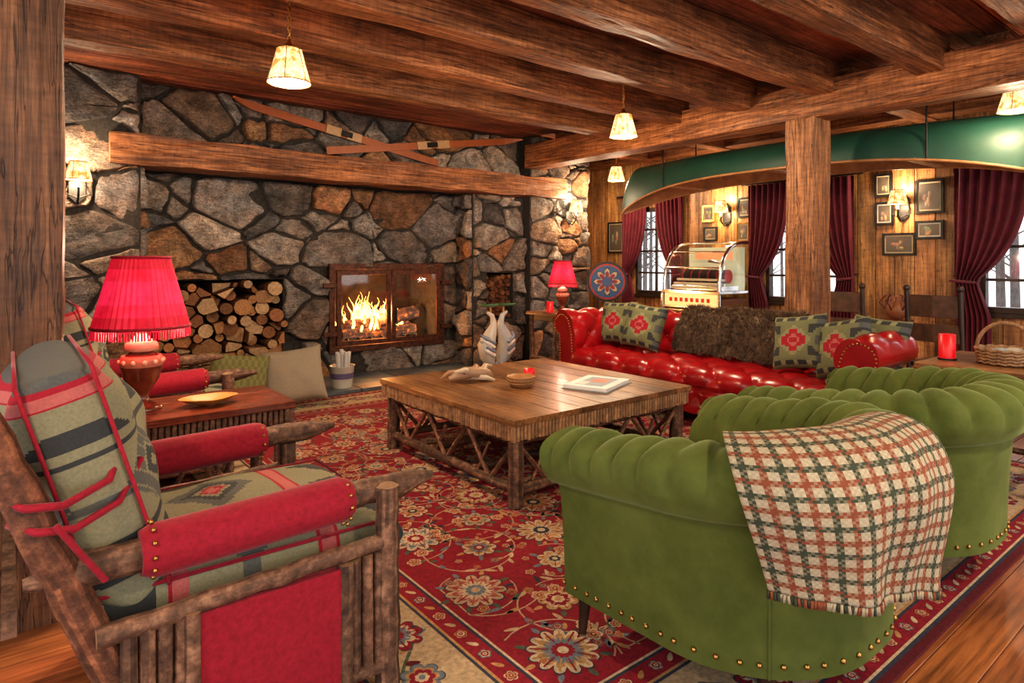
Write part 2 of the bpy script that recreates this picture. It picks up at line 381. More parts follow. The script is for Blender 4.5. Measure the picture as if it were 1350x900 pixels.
# fireplace doors
fd=MB('fireplace_doors')
yd=YR-.085
def fr(x0,x1,z0,z1,w,y0,y1,mat):
    fd.box((x0,y0,z0),(x0+w,y1,z1),mat);fd.box((x1-w,y0,z0),(x1,y1,z1),mat)
    fd.box((x0+w,y0,z0),(x1-w,y1,z0+w),mat);fd.box((x0+w,y0,z1-w),(x1-w,y1,z1),mat)
fr(H2[0]-.05,H2[1]+.05,H2[2]-.03,H2[3]+.05,.07,yd,yd+.09,M_iron)
xm=(H2[0]+H2[1])/2
for a,b in ((H2[0]+.03,xm-.006),(xm+.006,H2[1]-.03)):
    fr(a,b,H2[2]+.05,H2[3]-.03,.055,yd-.03,yd+.0,M_iron)
    fd.box((a+.05,yd-.012,H2[2]+.1),(b-.05,yd-.008,H2[3]-.08),M_glass)
for xx,sg in ((H2[0],-1),(H2[1],1)):
    for zz in (H2[2]+.2,H2[3]-.2):
        fd.box((min(xx-.02*sg,xx+.14*sg),yd-.05,zz-.025),(max(xx-.02*sg,xx+.14*sg),yd-.02,zz+.025),M_iron)
for dx in (-.05,.05): fd.tube([(xm+dx,yd-.06,.62),(xm+dx,yd-.06,.80)],.01,M_black,8)
fd.done(.003)
fi=MB('burning_fire')
for k in range(7):
    xx=3.25+k*.16;fi.tube([(xx,7.35,.33),(xx,7.35,.42),(xx,7.8,.42)],.012,M_black,6)
for (a,b,r) in (((3.2,7.45,.48),(4.25,7.5,.48),.07),((3.25,7.65,.5),(4.25,7.65,.50),.08),((3.65,7.42,.60),(4.30,7.55,.70),.085),((3.45,7.4,.56),(3.8,7.75,.70),.055),((3.3,7.55,.58),(3.75,7.5,.60),.06)):
    fi.pole(a,b,r,M_ember,12,jit=.35)
fi.sphere((3.7,7.58,.36),(.5,.2,.05),M_ember)
for k in range(50):
    fx=3.55+random.gauss(0,.14) if k<36 else 3.98+random.gauss(0,.11)
    hh=U(.12,.40)*max(.3,1.15-abs(fx-3.6)*1.5);r=U(.012,.032);y=U(7.38,7.66);z0=U(.48,.68);sx=U(-.10,.08);ph=U(0,6)
    n=9;pts=[(fx+sx*(i/n)+.03*sin(ph+i*.9)*(i/n),y,z0+hh*i/n) for i in range(n+1)]
    fi.tube(pts,[max(.0015,r*(sin(pi*min(1,(i/n)*.75+.22)))**1.5*(1-i/n*.6)) for i in range(n+1)],M_flame,7)
fi.done()
# other walls, floor, ceiling
WX=7.8
WIN=[(5.95,6.72),(3.55,4.5),(1.0,2.15)];WZ=(.86,2.2)
ww=MB('wall_window')
edges=[-2.0]
stops=sorted([v for w in WIN for v in w]+[YB+.1])
for s_ in stops:
    a=edges[-1];n=max(1,round((s_-a)/.2))
    for k in range(1,n+1):edges.append(a+(s_-a)*k/n)
for a,b in zip(edges,edges[1:]):
    c=(a+b)/2;inw=any(w[0]<c<w[1] for w in WIN);t=U(.6,1.15);col=(t,t*U(.90,1.02),t*U(.8,1))
    segs=[(0,WZ[0]),(WZ[1],CH)] if inw else [(0,CH)]
    for z0,z1 in segs: ww.box((WX+U(0,.006),a+.003,z0),(WX+.12,b-.003,z1),M_plankz,col)
ww.done(.003)
wb=MB('wall_back')
x=6.7
while x<WX-.01:
    wb.box((x+.003,YB+.0,0),(min(x+.2,WX)-.003,YB+.1,CH),M_plankz,(U(.8,1.1),)*3);x+=.2
wb.done(.003)
wl=MB('wall_left')
y=3.3
while y<6.69:
    wl.box((-1.98,y+.003,0),(-1.9,min(y+.2,6.7)-.003,CH),M_plankz,(U(.6,.9),)*3);y+=.2
wl.done(.003)
fl=MB('floor')
y=-2.0
while y<YB+.1:
    x=-2.0-U(0,1.5)
    while x<WX+.1:
        w=U(1.6,3);t=U(.75,1.25);fl.box((max(x,-2)+.0015,y+.0015,-.06),(min(x+w,WX+.12)-.0015,y+.148,0),M_floor,(t,t*U(.9,1.05),t)) if x+w>-1.99 else None;x+=w
    y+=.15
fl.done(.0015)
ce=MB('ceiling')
y=-2.0
while y<YB+.1:
    t=U(.6,1.35);ce.box((-2,y+.004,CH+U(0,.006)),(WX+.12,y+.138,CH+.05),M_ceilp,(t,t*U(.9,1),t*U(.9,1)));y+=.142
ce.box((-2,-2,CH+.05),(WX+.12,YB+.1,CH+.08),M_darkw)
ce.done(.003)
def beam(name,lo,hi,mat,axis,amp=.012):
    mb=MB(name);lo=V(lo);hi=V(hi);c=(lo+hi)/2;h=(hi-lo)/2
    L=(hi-lo)['xyz'.index(axis)];n=max(6,int(L/.12))
    ax='xyz'.index(axis);o=[i for i in range(3) if i!=ax]
    sd=U(0,50);t=U(.85,1.15)
    def fn(u,v):
        a=2*pi*v+pi/4;c_=cos(a);s_=sin(a);m=max(abs(c_),abs(s_));p=[0,0,0];x=c_/m;y=s_/m
        k=.985 if min(abs(x),abs(y))>.98 else 1
        d=noise.noise(V((u*L*2.2+sd,x*1.5,y*1.5)))*amp+noise.noise(V((u*L*7+sd,x*4,y*4)))*amp*.35
        p[ax]=lo[ax]+L*u;p[o[0]]=c[o[0]]+x*(h[o[0]]*k+d);p[o[1]]=c[o[1]]+y*(h[o[1]]*k+d)
        return V(p)
    mb.grid(fn,n,32,mat,cv=True,smooth=False,col=(t,t,t))
    for u in (0,1): mb.add([fn(u,j/32) for j in range(32)],[tuple(range(32))],mat)
    return mb.done(.006)
for k,yy in enumerate((5.16,4.3,3.52,2.75,1.93,1.15,.35,-.5,-1.3)):
    beam('ceiling_beam',(-1.9,yy-.19,2.82),(5.62,yy,CH),M_beamx,'x')
for yy in (6.4,5.1,3.9,2.7,1.6,.4):
    beam('ceiling_joist',(5.8,yy-.18,2.88),(WX,yy,CH),M_beamx,'x')
beam('girder_beam',(5.5,-2,2.64),(5.82,6.68,2.95),M_beamy,'y')
beam('wall_plate_beam',(7.5,-2,2.9),(7.78,YB-.02,CH),M_beamy,'y')
beam('timber_post',(5.5,2.72,0),(5.8,2.99,2.66),M_beamz,'z')
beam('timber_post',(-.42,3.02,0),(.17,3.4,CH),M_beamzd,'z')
# windows
for i,(a,b) in enumerate(WIN):
    w=MB('window_%d'%(i+1));z0,z1=WZ;x0,x1=WX+.0,WX+.1
    w.box((x0,a+.001,z0),(x1,a+.05,z1),M_darkw);w.box((x0,b-.05,z0),(x1,b-.001,z1),M_darkw)
    w.box((x0,a+.05,z0),(x1,b-.05,z0+.06),M_darkw);w.box((x0,a+.05,z1-.06),(x1,b-.05,z1),M_darkw)
    w.box((x0-.05,a-.05,z0-.04),(x0+.0,b+.05,z0),M_darkw)
    nx=3 if b-a>.9 else 2
    for k in range(1,nx): c=a+(b-a)*k/nx;w.box((x0+.03,c-.014,z0+.06),(x0+.06,c+.014,z1-.06),M_darkw)
    for k in range(1,4): c=z0+(z1-z0)*k/4;w.box((x0+.03,a+.05,c-.014),(x0+.06,b-.05,c+.014),M_darkw)
    w.box((x0+.065,a+.05,z0+.06),(x0+.07,b-.05,z1-.06),M_glass)
    w.done(.003)
def curtain(ya,dirn,full=.5,top=2.38,bot=.45):
    mb=MB('curtain');n=7
    def fn(u,v):
        z=top+(bot-top)*v
        tie=.62
        if v<tie: k=v/tie;w=full*(1-.68*k**2.2)
        else: k=(v-tie)/(1-tie);w=full*(.32+.18*min(1,k*2))
        sag=.10*u*sin(pi*min(1,v/tie))*(1 if v<tie else 0)
        cy=ya+dirn*(u*w+.02)
        d=.035*sin(u*n*2*pi+v*1.2)*(1-.3*v)
        return V((WX-.09+d,cy,z-sag))
    mb.grid(fn,70,30,M_curt)
    zt=top+(bot-top)*.62
    mb.tube([(WX-.15,ya+dirn*.0,zt),(WX-.15,ya+dirn*full*.34,zt-.02),(WX-.04,ya+dirn*full*.36,zt),(WX-.03,ya,zt+.05)],.014,M_curt,8)
    return mb.done()
for a,b in WIN:
    ww_=(b-a)
    curtain(a-.22,1,.22+ww_*.36);curtain(b+.22,-1,.22+ww_*.36)
    r=MB('curtain_rod');r.tube([(WX-.09,a-.3,2.4),(WX-.09,b+.3,2.4)],.014,M_black,8)
    for yy in (a-.26,b+.26): r.tube([(WX-.09,yy,2.4),(WX+.0,yy,2.4)],.01,M_black,6)
    r.done()
# outdoors
og=MB('outdoor_ground');og.box((WX+.2,-12,-.5),(40,22,-.4),M_snow);og.done()
tr=MB('bare_trees')
for k in range(120):
    x=U(10.5,30);y=U(-6,26);h=U(5,9);r=U(.04,.13);lean=U(-.5,.5)
    tr.tube([(x,y,-.4),(x+lean*.3,y+lean*.4,h*.5),(x+lean,y+lean,h)],[r,r*.7,r*.2],M_tree,6)
    for j in range(9):
        z=U(.6,h*.8);a=U(0,6.3);l=U(.6,1.8);tr.tube([(x+lean*.3,y+lean*.3,z),(x+cos(a)*l,y+sin(a)*l,z+l*.6)],[r*.3,r*.08],M_tree,4)
tr.done()
# ------------------------------------------------------------ rug
Z0=.014;FZ=.0215
rg=MB('persian_rug')
rx0,rx1,ry0,ry1=.78,5.44,.87,6.22
RED=(.235,.003,.016);CRM=(.52,.40,.26);NAVY=(.030,.034,.058);GOLD=(.42,.23,.09);TAN=(.43,.31,.185);GRN=(.07,.10,.065);BLU=(.14,.17,.20);DKR=(.10,.002,.008);PNK=(.38,.10,.08)
def flat(poly,z,col): rg.add([(p[0],p[1],Z0+z*.0004) for p in poly],[tuple(range(len(poly)))],M_rug,False,col)
def rect(m0,z,col): flat([(rx0+m0,ry0+m0),(rx1-m0,ry0+m0),(rx1-m0,ry1-m0),(rx0+m0,ry1-m0)],z,col)
rg.box((rx0,ry0,0.001),(rx1,ry1,Z0-.0003),M_rug,DKR)
for i,(m0,c) in enumerate(((0,DKR),(.03,NAVY),(.045,CRM),(.055,RED),(.135,NAVY),(.147,GOLD),(.158,TAN),(.47,NAVY),(.482,GOLD),(.493,RED),(.57,NAVY),(.582,CRM),(.592,RED))):
    rect(m0,i*.3,c)
def ros(cx,cy,r,np_,cols,a0=0,z=5):
    lay=((1.06,.70,NAVY),(1,.70,cols[0]),(.78,.68,cols[1]),(.60,.78,cols[2]),(.34,.8,cols[3]),(.16,1,cols[0]))
    for k,(s_,dip,c) in enumerate(lay):
        if k==0 and r<.05: continue
        n=np_*6;pl=[]
        for i in range(n):
            a=2*pi*i/n;q=abs(cos(a*np_/2));rr=r*s_*(dip+(1-dip)*q**.6);pl.append((cx+cos(a+a0)*rr,cy+sin(a+a0)*rr))
        zz=Z0+(z+k)*.0004
        rg.add([(cx,cy,zz)]+[(p[0],p[1],zz) for p in pl],[(0,i+1,(i+1)%n+1) for i in range(n)],M_rug,False,c)
    if r>.08:
        for k in range(np_):
            a=a0+2*pi*k/np_;vine([(cx+cos(a)*r*.40,cy+sin(a)*r*.40),(cx+cos(a)*r*.92,cy+sin(a)*r*.92)],r*.05,cols[1] if k%2 else RED,z+5.2)
def leaf(x,y,a,l,w,c,z=4.5):
    pl=[]
    for i in range(10):
        t=2*pi*i/10;px=cos(t)*l/2+l/2;py=sin(t)*w/2*(1-.3*cos(t));pl.append((x+px*cos(a)-py*sin(a),y+px*sin(a)+py*cos(a)))
    flat(pl,z,c)
def vine(pts,w,c,z=4.2):
    for (a,b) in zip(pts,pts[1:]):
        dx=b[0]-a[0];dy=b[1]-a[1];d=math.hypot(dx,dy) or 1;nx=-dy/d*w/2;ny=dx/d*w/2
        flat([(a[0]+nx,a[1]+ny),(b[0]+nx,b[1]+ny),(b[0]-nx,b[1]-ny),(a[0]-nx,a[1]-ny)],z,c)
fx0,fx1,fy0,fy1=rx0+.60,rx1-.60,ry0+.60,ry1-.60
def inf(x,y,m=.03): return fx0+m<x<fx1-m and fy0+m<y<fy1-m
sp=.40;row=0;y=fy0+.16
sets=[(CRM,GOLD,BLU,RED),(CRM,BLU,CRM,RED),(GOLD,CRM,RED,CRM),(CRM,PNK,GOLD,NAVY),(TAN,PNK,CRM,BLU),(CRM,GOLD,CRM,NAVY),(TAN,BLU,GOLD,RED)]
while y<fy1-.1:
    x=fx0+.18+(sp/2 if row%2 else 0)
    while x<fx1-.1:
        big=(row+int((x-fx0)/sp))%2==0
        cx_,cy_=x+U(-.03,.03),y+U(-.03,.03)
        rb=.13 if big else .085
        for k in range(8 if big else 6):
            a=2*pi*k/(8 if big else 6);leaf(cx_+cos(a)*rb,cy_+sin(a)*rb,a,.045,.022,random.choice((GRN,BLU,GOLD)),4.4)
        ros(cx_,cy_,rb,random.choice((9,11,13)) if big else 7,random.choice(sets),U(0,1))
        for sg in (-1,1):
            pts=[];a0=U(0,6.3)
            for i in range(18):
                t=i/17;rr=.145+.12*t;a=a0+sg*t*3.4;pts.append((x+cos(a)*rr,y+sin(a)*rr))
            pts=[p for p in pts if inf(*p)]
            if len(pts)>2:
                vine(pts,.007,TAN)
                for i in range(1,len(pts),2):
                    p=pts[i];leaf(p[0],p[1],U(0,6.3),U(.035,.07),.020,random.choice((CRM,GRN,GOLD,TAN,BLU,PNK,GRN,NAVY))) if inf(p[0],p[1],.08) else None
                p=pts[-1]
                if inf(p[0],p[1],.05):ros(p[0],p[1],.036,5,(CRM,PNK,GOLD,RED),U(0,1),4.6)
        for _ in range(7):
            px=x+U(-.22,.22);py=y+U(-.16,.16)
            if inf(px,py,.05): ros(px,py,U(.016,.028),5,(random.choice((CRM,GOLD,BLU,PNK)),RED,GOLD,RED),U(0,1),4.1)
        x+=sp
    y+=sp*.72;row+=1
def border(x0,y0,x1,y1,step,rad,amp):
    L=math.hypot(x1-x0,y1-y0);n=int(L/step);ux=(x1-x0)/L;uy=(y1-y0)/L;nx=-uy;ny=ux
    pts=[]
    for i in range(n*8+1):
        t=L*i/(n*8);o=amp*sin(t/(L/n)*pi);pts.append((x0+ux*t+nx*o,y0+uy*t+ny*o))
    vine(pts,.012,GRN)
    for i in range(1,len(pts),2): leaf(pts[i][0],pts[i][1],U(0,6.3),U(.05,.09),.026,random.choice((GRN,RED,BLU,NAVY,GOLD,DKR)))
    for i in range(n):
        t=L*(i+.5)/n;sg=1 if i%2 else -1
        ros(x0+ux*t-nx*sg*amp*.25,y0+uy*t-ny*sg*amp*.25,rad*(1 if i%2 else .75),9 if i%2 else 7,((RED,CRM,BLU,RED) if i%2 else (BLU,GOLD,RED,CRM)),U(0,1))
bw=.314
border(rx0+bw,ry0+bw,rx1-bw,ry0+bw,.25,.10,.08);border(rx0+bw,ry1-bw,rx1-bw,ry1-bw,.25,.10,.08)
border(rx0+bw,ry0+bw,rx0+bw,ry1-bw,.25,.10,.08);border(rx1-bw,ry0+bw,rx1-bw,ry1-bw,.25,.10,.08)
for m0 in (.095,.532):
    for (ax,ay,bx,by) in ((rx0+m0,ry0+m0,rx1-m0,ry0+m0),(rx0+m0,ry1-m0,rx1-m0,ry1-m0),(rx0+m0,ry0+m0,rx0+m0,ry1-m0),(rx1-m0,ry0+m0,rx1-m0,ry1-m0)):
        L=math.hypot(bx-ax,by-ay);n=int(L/.075);ang=math.atan2(by-ay,bx-ax)
        for i in range(n):
            t=(i+.5)/n;px=ax+(bx-ax)*t;py=ay+(by-ay)*t
            if i%2: ros(px,py,.026,5,((CRM,RED,GOLD,RED),(GOLD,RED,CRM,RED),(BLU,CRM,RED,CRM))[i%3],0,4.6)
            else: leaf(px-cos(ang+.6)*.025,py-sin(ang+.6)*.025,ang+.6,.05,.02,(CRM,GOLD,TAN)[i%3])
rg.done()
# ------------------------------------------------------------ helpers: sweeps, pillows
def catmull(P,n):
    out=[];m=len(P)-1
    for i in range(n+1):
        t=i/n*m;k=min(int(t),m-1);f=t-k
        p0=P[max(k-1,0)];p1=P[k];p2=P[k+1];p3=P[min(k+2,m)]
        out.append(tuple(.5*((2*p1[j])+(-p0[j]+p2[j])*f+(2*p0[j]-5*p1[j]+4*p2[j]-p3[j])*f*f+(-p0[j]+3*p1[j]-3*p2[j]+p3[j])*f**3) for j in range(2)))
    return out
def upath(hw,yf,yb,rc,step=.02):
    pts=[]
    def line(a,b,nrm):
        L=math.hypot(b[0]-a[0],b[1]-a[1]);n=max(1,int(L/step))
        for i in range(n): t=i/n;pts.append((a[0]+(b[0]-a[0])*t,a[1]+(b[1]-a[1])*t,nrm[0],nrm[1]))
    def arc(cx,cy,a0,a1):
        n=max(4,int(abs(a1-a0)*rc/step))
        for i in range(n): a=a0+(a1-a0)*i/n;pts.append((cx+cos(a)*rc,cy+sin(a)*rc,cos(a),sin(a)))
    line((-hw,yf),(-hw,yb-rc),(-1,0));arc(-hw+rc,yb-rc,pi,pi/2)
    line((-hw+rc,yb),(hw-rc,yb),(0,1));arc(hw-rc,yb-rc,pi/2,0)
    line((hw,yb-rc),(hw,yf),(1,0));pts.append((hw,yf,1,0))
    s=0;out=[]
    for i,p in enumerate(pts):
        if i:s+=math.hypot(p[0]-pts[i-1][0],p[1]-pts[i-1][1])
        out.append((*p,s))
    return out
def prof_pts(ctrl,n):
    D=catmull(ctrl,600);cl=[0]
    for i in range(1,601): cl.append(cl[-1]+math.hypot(D[i][0]-D[i-1][0],D[i][1]-D[i-1][1]))
    P=[];k=0
    for i in range(n+1):
        t=cl[-1]*i/n
        while k<600 and cl[k]<t:k+=1
        P.append(D[k])
    out=[];l=0
    for i,p in enumerate(P):
        a=P[max(i-1,0)];b=P[min(i+1,n)];dx=b[0]-a[0];dz=b[1]-a[1];d=math.hypot(dx,dz) or 1
        if i:l+=math.hypot(p[0]-P[i-1][0],p[1]-P[i-1][1])
        out.append((p[0],p[1],-dz/d,dx/d,l))
    return out
def sweep(mb,path,pr,mat,disp=None,hz=None,cap=True,colf=None):
    nu=len(path)-1;nv=len(pr)-1
    def fn(u,v):
        x,y,nx,ny,s=path[int(round(u*nu))];o,z,po,pz,l=pr[int(round(v*nv))]
        d=disp(s,l) if disp else 0
        oo=o+po*d;zz=z+pz*d
        if hz: zz*=hz(s)
        return V((x+nx*oo,y+ny*oo,zz))
    mb.grid(fn,nu,nv,mat,colf=colf)
    if cap:
        for u in (0,1):
            mb.add([fn(u,j/nv) for j in range(nv+1)],[tuple(range(nv+1))],mat)
    return fn
def tuft(a,b):
    p=a+b;q=a-b;s1=abs(sin(pi*p));s2=abs(sin(pi*q))
    return .55*math.sqrt(s1*s2)+.45*math.sqrt(min(1,s1*s1+s2*s2))
def pillow(mb,M,w,h,t,mat,colf=None,n=26,pip=None,pinch=.07):
    o=mb.M;mb.M=o@M
    def outl(x,y): return (w/2*x*(1-pinch*(1-y*y)),h/2*y*(1-pinch*(1-x*x)))
    for sg in (1,-1):
        def fn(u,v):
            x,y=u*2-1,v*2-1;X,Y=outl(x,y);z=sg*t/2*(max(0,(1-x**4)*(1-y**4)))**.45
            z*=1+.10*noise.noise(V((x*2+w*9,y*2,sg)))
            return V((X,Y,z))
        mb.grid(fn,n,n,mat,colf=(lambda u,v:colf(u*2-1,v*2-1)) if colf else None)
    mb.M=o
def rcush(mb,M,w,d,t,mat,colf=None,nx=40,ny=40,pip=None,puff=.02,lump=0):
    o=mb.M;mb.M=o@M
    for sg in (1,-1):
        def fn(u,v):
            x=u*2-1;y=v*2-1;sx=sin(x*pi/2);sy=sin(y*pi/2)
            k=(1-abs(sx)**7)*(1-abs(sy)**7);z=sg*(t/2*max(0,k)**.30+puff*(1-sx*sx)*(1-sy*sy))
            if lump: z+=sg*lump*noise.noise(V((sx*1.7,sy*1.7,sg*3)))*k
            return V((w/2*sx,d/2*sy,z))
        mb.grid(fn,nx,ny,mat,colf=(lambda u,v:colf(sin((u*2-1)*pi/2),sin((v*2-1)*pi/2))) if colf else None)
    if pip:
        for zz in (t*.36,-t*.36):
            a=w/2*.985;b=d/2*.985
            mb.tube([(-a,-b,zz),(a,-b,zz),(a,b,zz),(-a,b,zz),(-a,-b,zz)],.006,pip,6,False)
    mb.M=o
OL=(.25,.24,.125);CH_=(.040,.043,.043);SAGE=(.165,.17,.085);RD=(.34,.012,.028);PK=(.44,.12,.11);GRY=(.10,.103,.095)
def q(v,n): return (math.floor(v*n)+.5)/n
def kilim(x,y):
    X=q(x,12);Y=q(y,12);d=abs(X)*.8+abs(Y)*.95
    if d<.14:return RD
    if d<.24:return PK
    if d<.42:return RD
    if d<.50 and int(X*12)%2: return RD
    if d<.60:return OL
    if abs(Y)>.88:return SAGE
    if abs(Y)>.72:return CH_ if int((X+2)*6)%3 else OL
    if abs(X)>.55 and .20<abs(Y)<.6:return CH_ if (abs(X)-.5)*.9<abs(Y)-.1 else SAGE
    if abs(X)>.84:return GRY
    return SAGE
TANF=(.235,.22,.135)
def kback(x,y):
    # charcoal / sage south-western weave with a single red-pink stripe near the top
    Y=q(y,44);X=q(x,44);b=(Y+1)/2
    def P(f,o=0): return abs(((X*f+o)%1.0)-.5)*2
    if b<.22:
        k=b/.22;p=P(1.25)
        if p<k-.55: return TANF
        return CH_ if p<k else TANF
    if b<.245:return TANF
    if b<.26:return CH_
    if b<.66:
        k=abs((b-.46)/.20);d=P(1.05,.12)+k
        if d<.16:return TANF
        if d<.40:return CH_
        if d<.50:return TANF
        if d<.95:return GRY if (int((X+3)*44)+int((Y+3)*44))%7 else TANF
        return TANF if k<.86 else CH_
    if b<.69:return TANF
    if b<.84:
        k=(b-.69)/.15;p=P(1.6,.3)
        if p<.35*(1-k): return TANF
        return CH_ if p<1-k else TANF
    if b<.87:return TANF
    if b<.89:return RD
    if b<.93:return PK
    if b<.95:return RD
    return GRY
def kseat(x,y):
    Y=q(y,34);X=q(x,34);b=(Y+1)/2
    def P(f,o=0): return abs(((X*f+o)%1.0)-.5)*2
    if b<.16: return CH_ if P(1.6)<b/.16 else TANF
    if b<.19: return TANF
    if b<.21: return RD
    if b<.25: return PK
    if b<.27: return TANF
    if b<.62:
        k=abs((b-.445)/.175);d=P(1.1,.2)+k
        if d<.18:return PK
        if d<.30:return RD
        if d<.42:return TANF
        if d<.92:return GRY if d>.62 else CH_
        return TANF
    if b<.66:return TANF
    if b<.68:return RD
    if b<.73:return PK
    if b<.75:return RD
    if b<.79:return TANF
    return CH_ if P(1.6,.5)<(b-.79)/.21 else TANF
# ------------------------------------------------------------ chesterfield sofa
so=MB('chesterfield_sofa')
so.M=Matrix.Translation((4.93,3.36,FZ))@Matrix.Rotation(-pi/2,4,'Z')
sp_=upath(1.42,-.47,.33,.2,.014)
ctrl=[(-.12,.34),(-.125,.44),(-.12,.56),(-.10,.68),(-.055,.78),(.02,.825),(.10,.81),(.155,.75),(.155,.68),(.11,.635),(.075,.60),(.07,.5),(.07,.3),(.07,.11)]
pr=prof_pts(ctrl,96)
STS=.155;STL=.15
def sd(s,l):
    if l<.70:
        f=1 if l<.58 else (.70-l)/.12
        return .045*tuft(s/STS/2*1.0+.25,l/STL/2+.1)*f
    return 0
sweep(so,sp_,pr,M_leather,sd)
S=sp_[-1][4]
def near_path(s): return min(sp_,key=lambda p:abs(p[4]-s))
for i in range(-2,80):
    for j in range(-2,12):
        a=(i)/2;b=(j)/2
        if (i+j)%2:continue
        s=(a-.25)*STS*2;l=(b-.1)*STL*2
        if 0.05<s<S-.05 and .05<l<.60:
            p=near_path(s);k=min(pr,key=lambda r:abs(r[4]-l));so.sphere((p[0]+p[2]*(k[0]+k[2]*.004),p[1]+p[3]*(k[0]+k[2]*.004),k[1]+k[3]*.004),.012,M_leather,8,5)
hwS=1.31
sc=prof_pts([(.22,.44),(.0,.450),(-.2,.455),(-.38,.45),(-.445,.42),(-.465,.36),(-.46,.30),(-.46,.2),(-.46,.11)],84)
TA=.17
def seatfn(u,v):
    x=-hwS+2*hwS*u;o,z,a,b,l=sc[int(round(v*84))]
    d=.048*tuft(x/TA/2,l/.17/2)
    if .76<l<.82:d-=.02*sin(pi*(l-.76)/.06)
    return V((x,o-abs(a)*d,z+abs(b)*d))
so.grid(seatfn,210,84,M_leather)
for i in range(-20,21):
    for j in range(0,12):
        if (i+j)%2:continue
        x=i/2*TA*2;l=j/2*.17*2
        if abs(x)<hwS-.03 and .03<l<.95:
            k=min(sc,key=lambda r:abs(r[4]-l));so.sphere((x,k[0],k[1]),.012,M_leather,8,5)
so.box((-1.45,-.44,.10),(1.45,.36,.33),M_leather)
for sx in (-1,1):
    for k in range(0,len(pr),2):
        so.sphere((sx*(1.42+pr[k][0]*.9),-.475,pr[k][1]*.985),.008,M_brass,6,4)
    for yy in (-.38,.3): so.lathe((sx*1.36,yy,0),[(.025,0),(.035,.02),(.045,.06),(.04,.11)],M_darkw,12)
so.done()
th=MB('fur_throw')
th.M=Matrix.Translation((4.93,3.36,FZ))@Matrix.Rotation(-pi/2,4,'Z')
tc_=prof_pts([(-.215,.50),(-.20,.60),(-.17,.70),(-.10,.83),(.01,.885),(.09,.865),(.15,.80),(.165,.74),(.165,.70)],50)
def thf(u,v):
    e=.06*noise.noise(V((v*4,u*3,3)));x=-.50+1.18*u+e*(1 if u>.5 else -1)
    o,z,a,b,l=tc_[int(round(v*50))];d=.035*noise.noise(V((u*7,v*5,0)))+.018
    if o>.1:d=0
    wob=.07*noise.noise(V((u*5,0,1)))*(1-v)
    return V((x,.33+o+a*d,z+b*d-wob))
th.grid(thf,70,50,M_fur)
for k in range(16000):
    u=R();v=R()*.92;p=thf(u,round(v*50)/50);o,z,a,b,l=tc_[int(round(v*50))]
    p=p+V((U(-.01,.01),0,U(-.01,.01)))
    n=V((U(-.8,.8),a+U(-.6,.3),b+U(-.7,.4)-.3)).normalized()*U(.025,.05);w=.003
    if p.y+n.y>.50:continue
    t=U(.6,1.5);th.add([p+V((w,0,0)),p-V((w,0,0)),p+n],[(0,1,2)],M_fur,False,(t,t,t))
th.done()
def spil(c,spin=0,s=.44,y=(.3,0,.95),x=(0,-1,0),cf=kilim):
    mb=MB('throw_pillow');pillow(mb,frame(c,x,y)@Matrix.Rotation(spin,4,'Z'),s,s,.17,M_fab,cf,66);return mb.done()
spil((4.95,4.50,.75),.05);spil((4.84,4.06,.75),-.10,x=(.1,-1,0))
spil((4.88,2.53,.75),.16,x=(-.12,-1,0));spil((4.84,2.18,.745),.22,x=(-.3,-1,0));spil((5.02,2.02,.76),-.05,x=(-.2,-1,0))
# ------------------------------------------------------------ green barrel chairs
gctrl=[(-.085,.40),(-.105,.50),(-.115,.60),(-.095,.70),(-.02,.79),(.065,.805),(.135,.77),(.160,.70),(.135,.64),(.085,.605),(.07,.5),(.06,.35),(.055,.20),(.055,.16)]
gpr=prof_pts(gctrl,80)
gp=upath(.42,-.44,.40,.37,.0115);GS=gp[-1][4]
def ghz(s):
    t=s/GS;k=sin(pi*t);return .90+.12*k**1.3
def gd(s,l):
    f=0
    if l<.28: f=.03*tuft(s/.2,l/.2+.2)
    elif l<.70:
        k=min(1,(l-.28)/.08)*min(1,(.70-l)/.10)
        w=s/.098+.16*sin(l*9)+.15*noise.noise(V((s*3,0,0)));f=.03*tuft(s/.2,.5)*max(0,1-(l-.28)/.08)+.038*k*(abs(sin(pi*w)))**.45+.012*k*noise.noise(V((s*9,l*9,0)))
    return f
def gchair(c):
    g=MB('barrel_armchair');g.M=Matrix.Translation((c[0],c[1],FZ))@Matrix.Rotation(pi,4,'Z')
    sweep(g,gp,gpr,M_velvet,gd,ghz)
    for sx in (-1,1):
        for k in range(9):
            a=pi*2*k/9;g.tube([(sx*.445,-.448,.655),(sx*(.445+cos(a)*.05),-.462,.655+sin(a)*.05),(sx*(.445+cos(a)*.085),-.446,.655+sin(a)*.075)],[.006,.018,.008],M_velvet,6)
        g.sphere((sx*.445,-.46,.655),.014,M_velvet)
    rcush(g,Matrix.Translation((0,-.06,.44)),.70,.74,.17,M_velvet,puff=.03)
    g.box((-.42,-.435,.16),(.42,.0,.37),M_velvet);g.box((-.30,.0,.16),(.30,.33,.37),M_velvet)
    for s0 in range(0,int(GS/.055)+1):
        p=min(gp,key=lambda r:abs(r[4]-s0*.055));z=.20*ghz(p[4])
        g.sphere((p[0]+p[2]*.058,p[1]+p[3]*.058,z),.009,M_brass,6,4)
    for k in range(14): g.sphere((-.39+k*.06,-.438,.20),.009,M_brass,6,4)
    for ss in (.335,.665):
        p=min(gp,key=lambda r:abs(r[4]-GS*ss));g.tube([(p[0]+p[2]*(r[0]+.001),p[1]+p[3]*(r[0]+.001),r[1]*ghz(p[4])) for r in gpr if r[4]>.72],.005,M_velvet,6)
    for x,y in ((-.42,-.38),(.42,-.38),(-.33,.28),(.33,.28)):
        g.tube([(x,y,.19),(x*1.03,y*1.03,0)],[.036,.02],M_darkw,4)
    return g.done()
gchair((2.10,1.30));gchair((3.33,1.30))
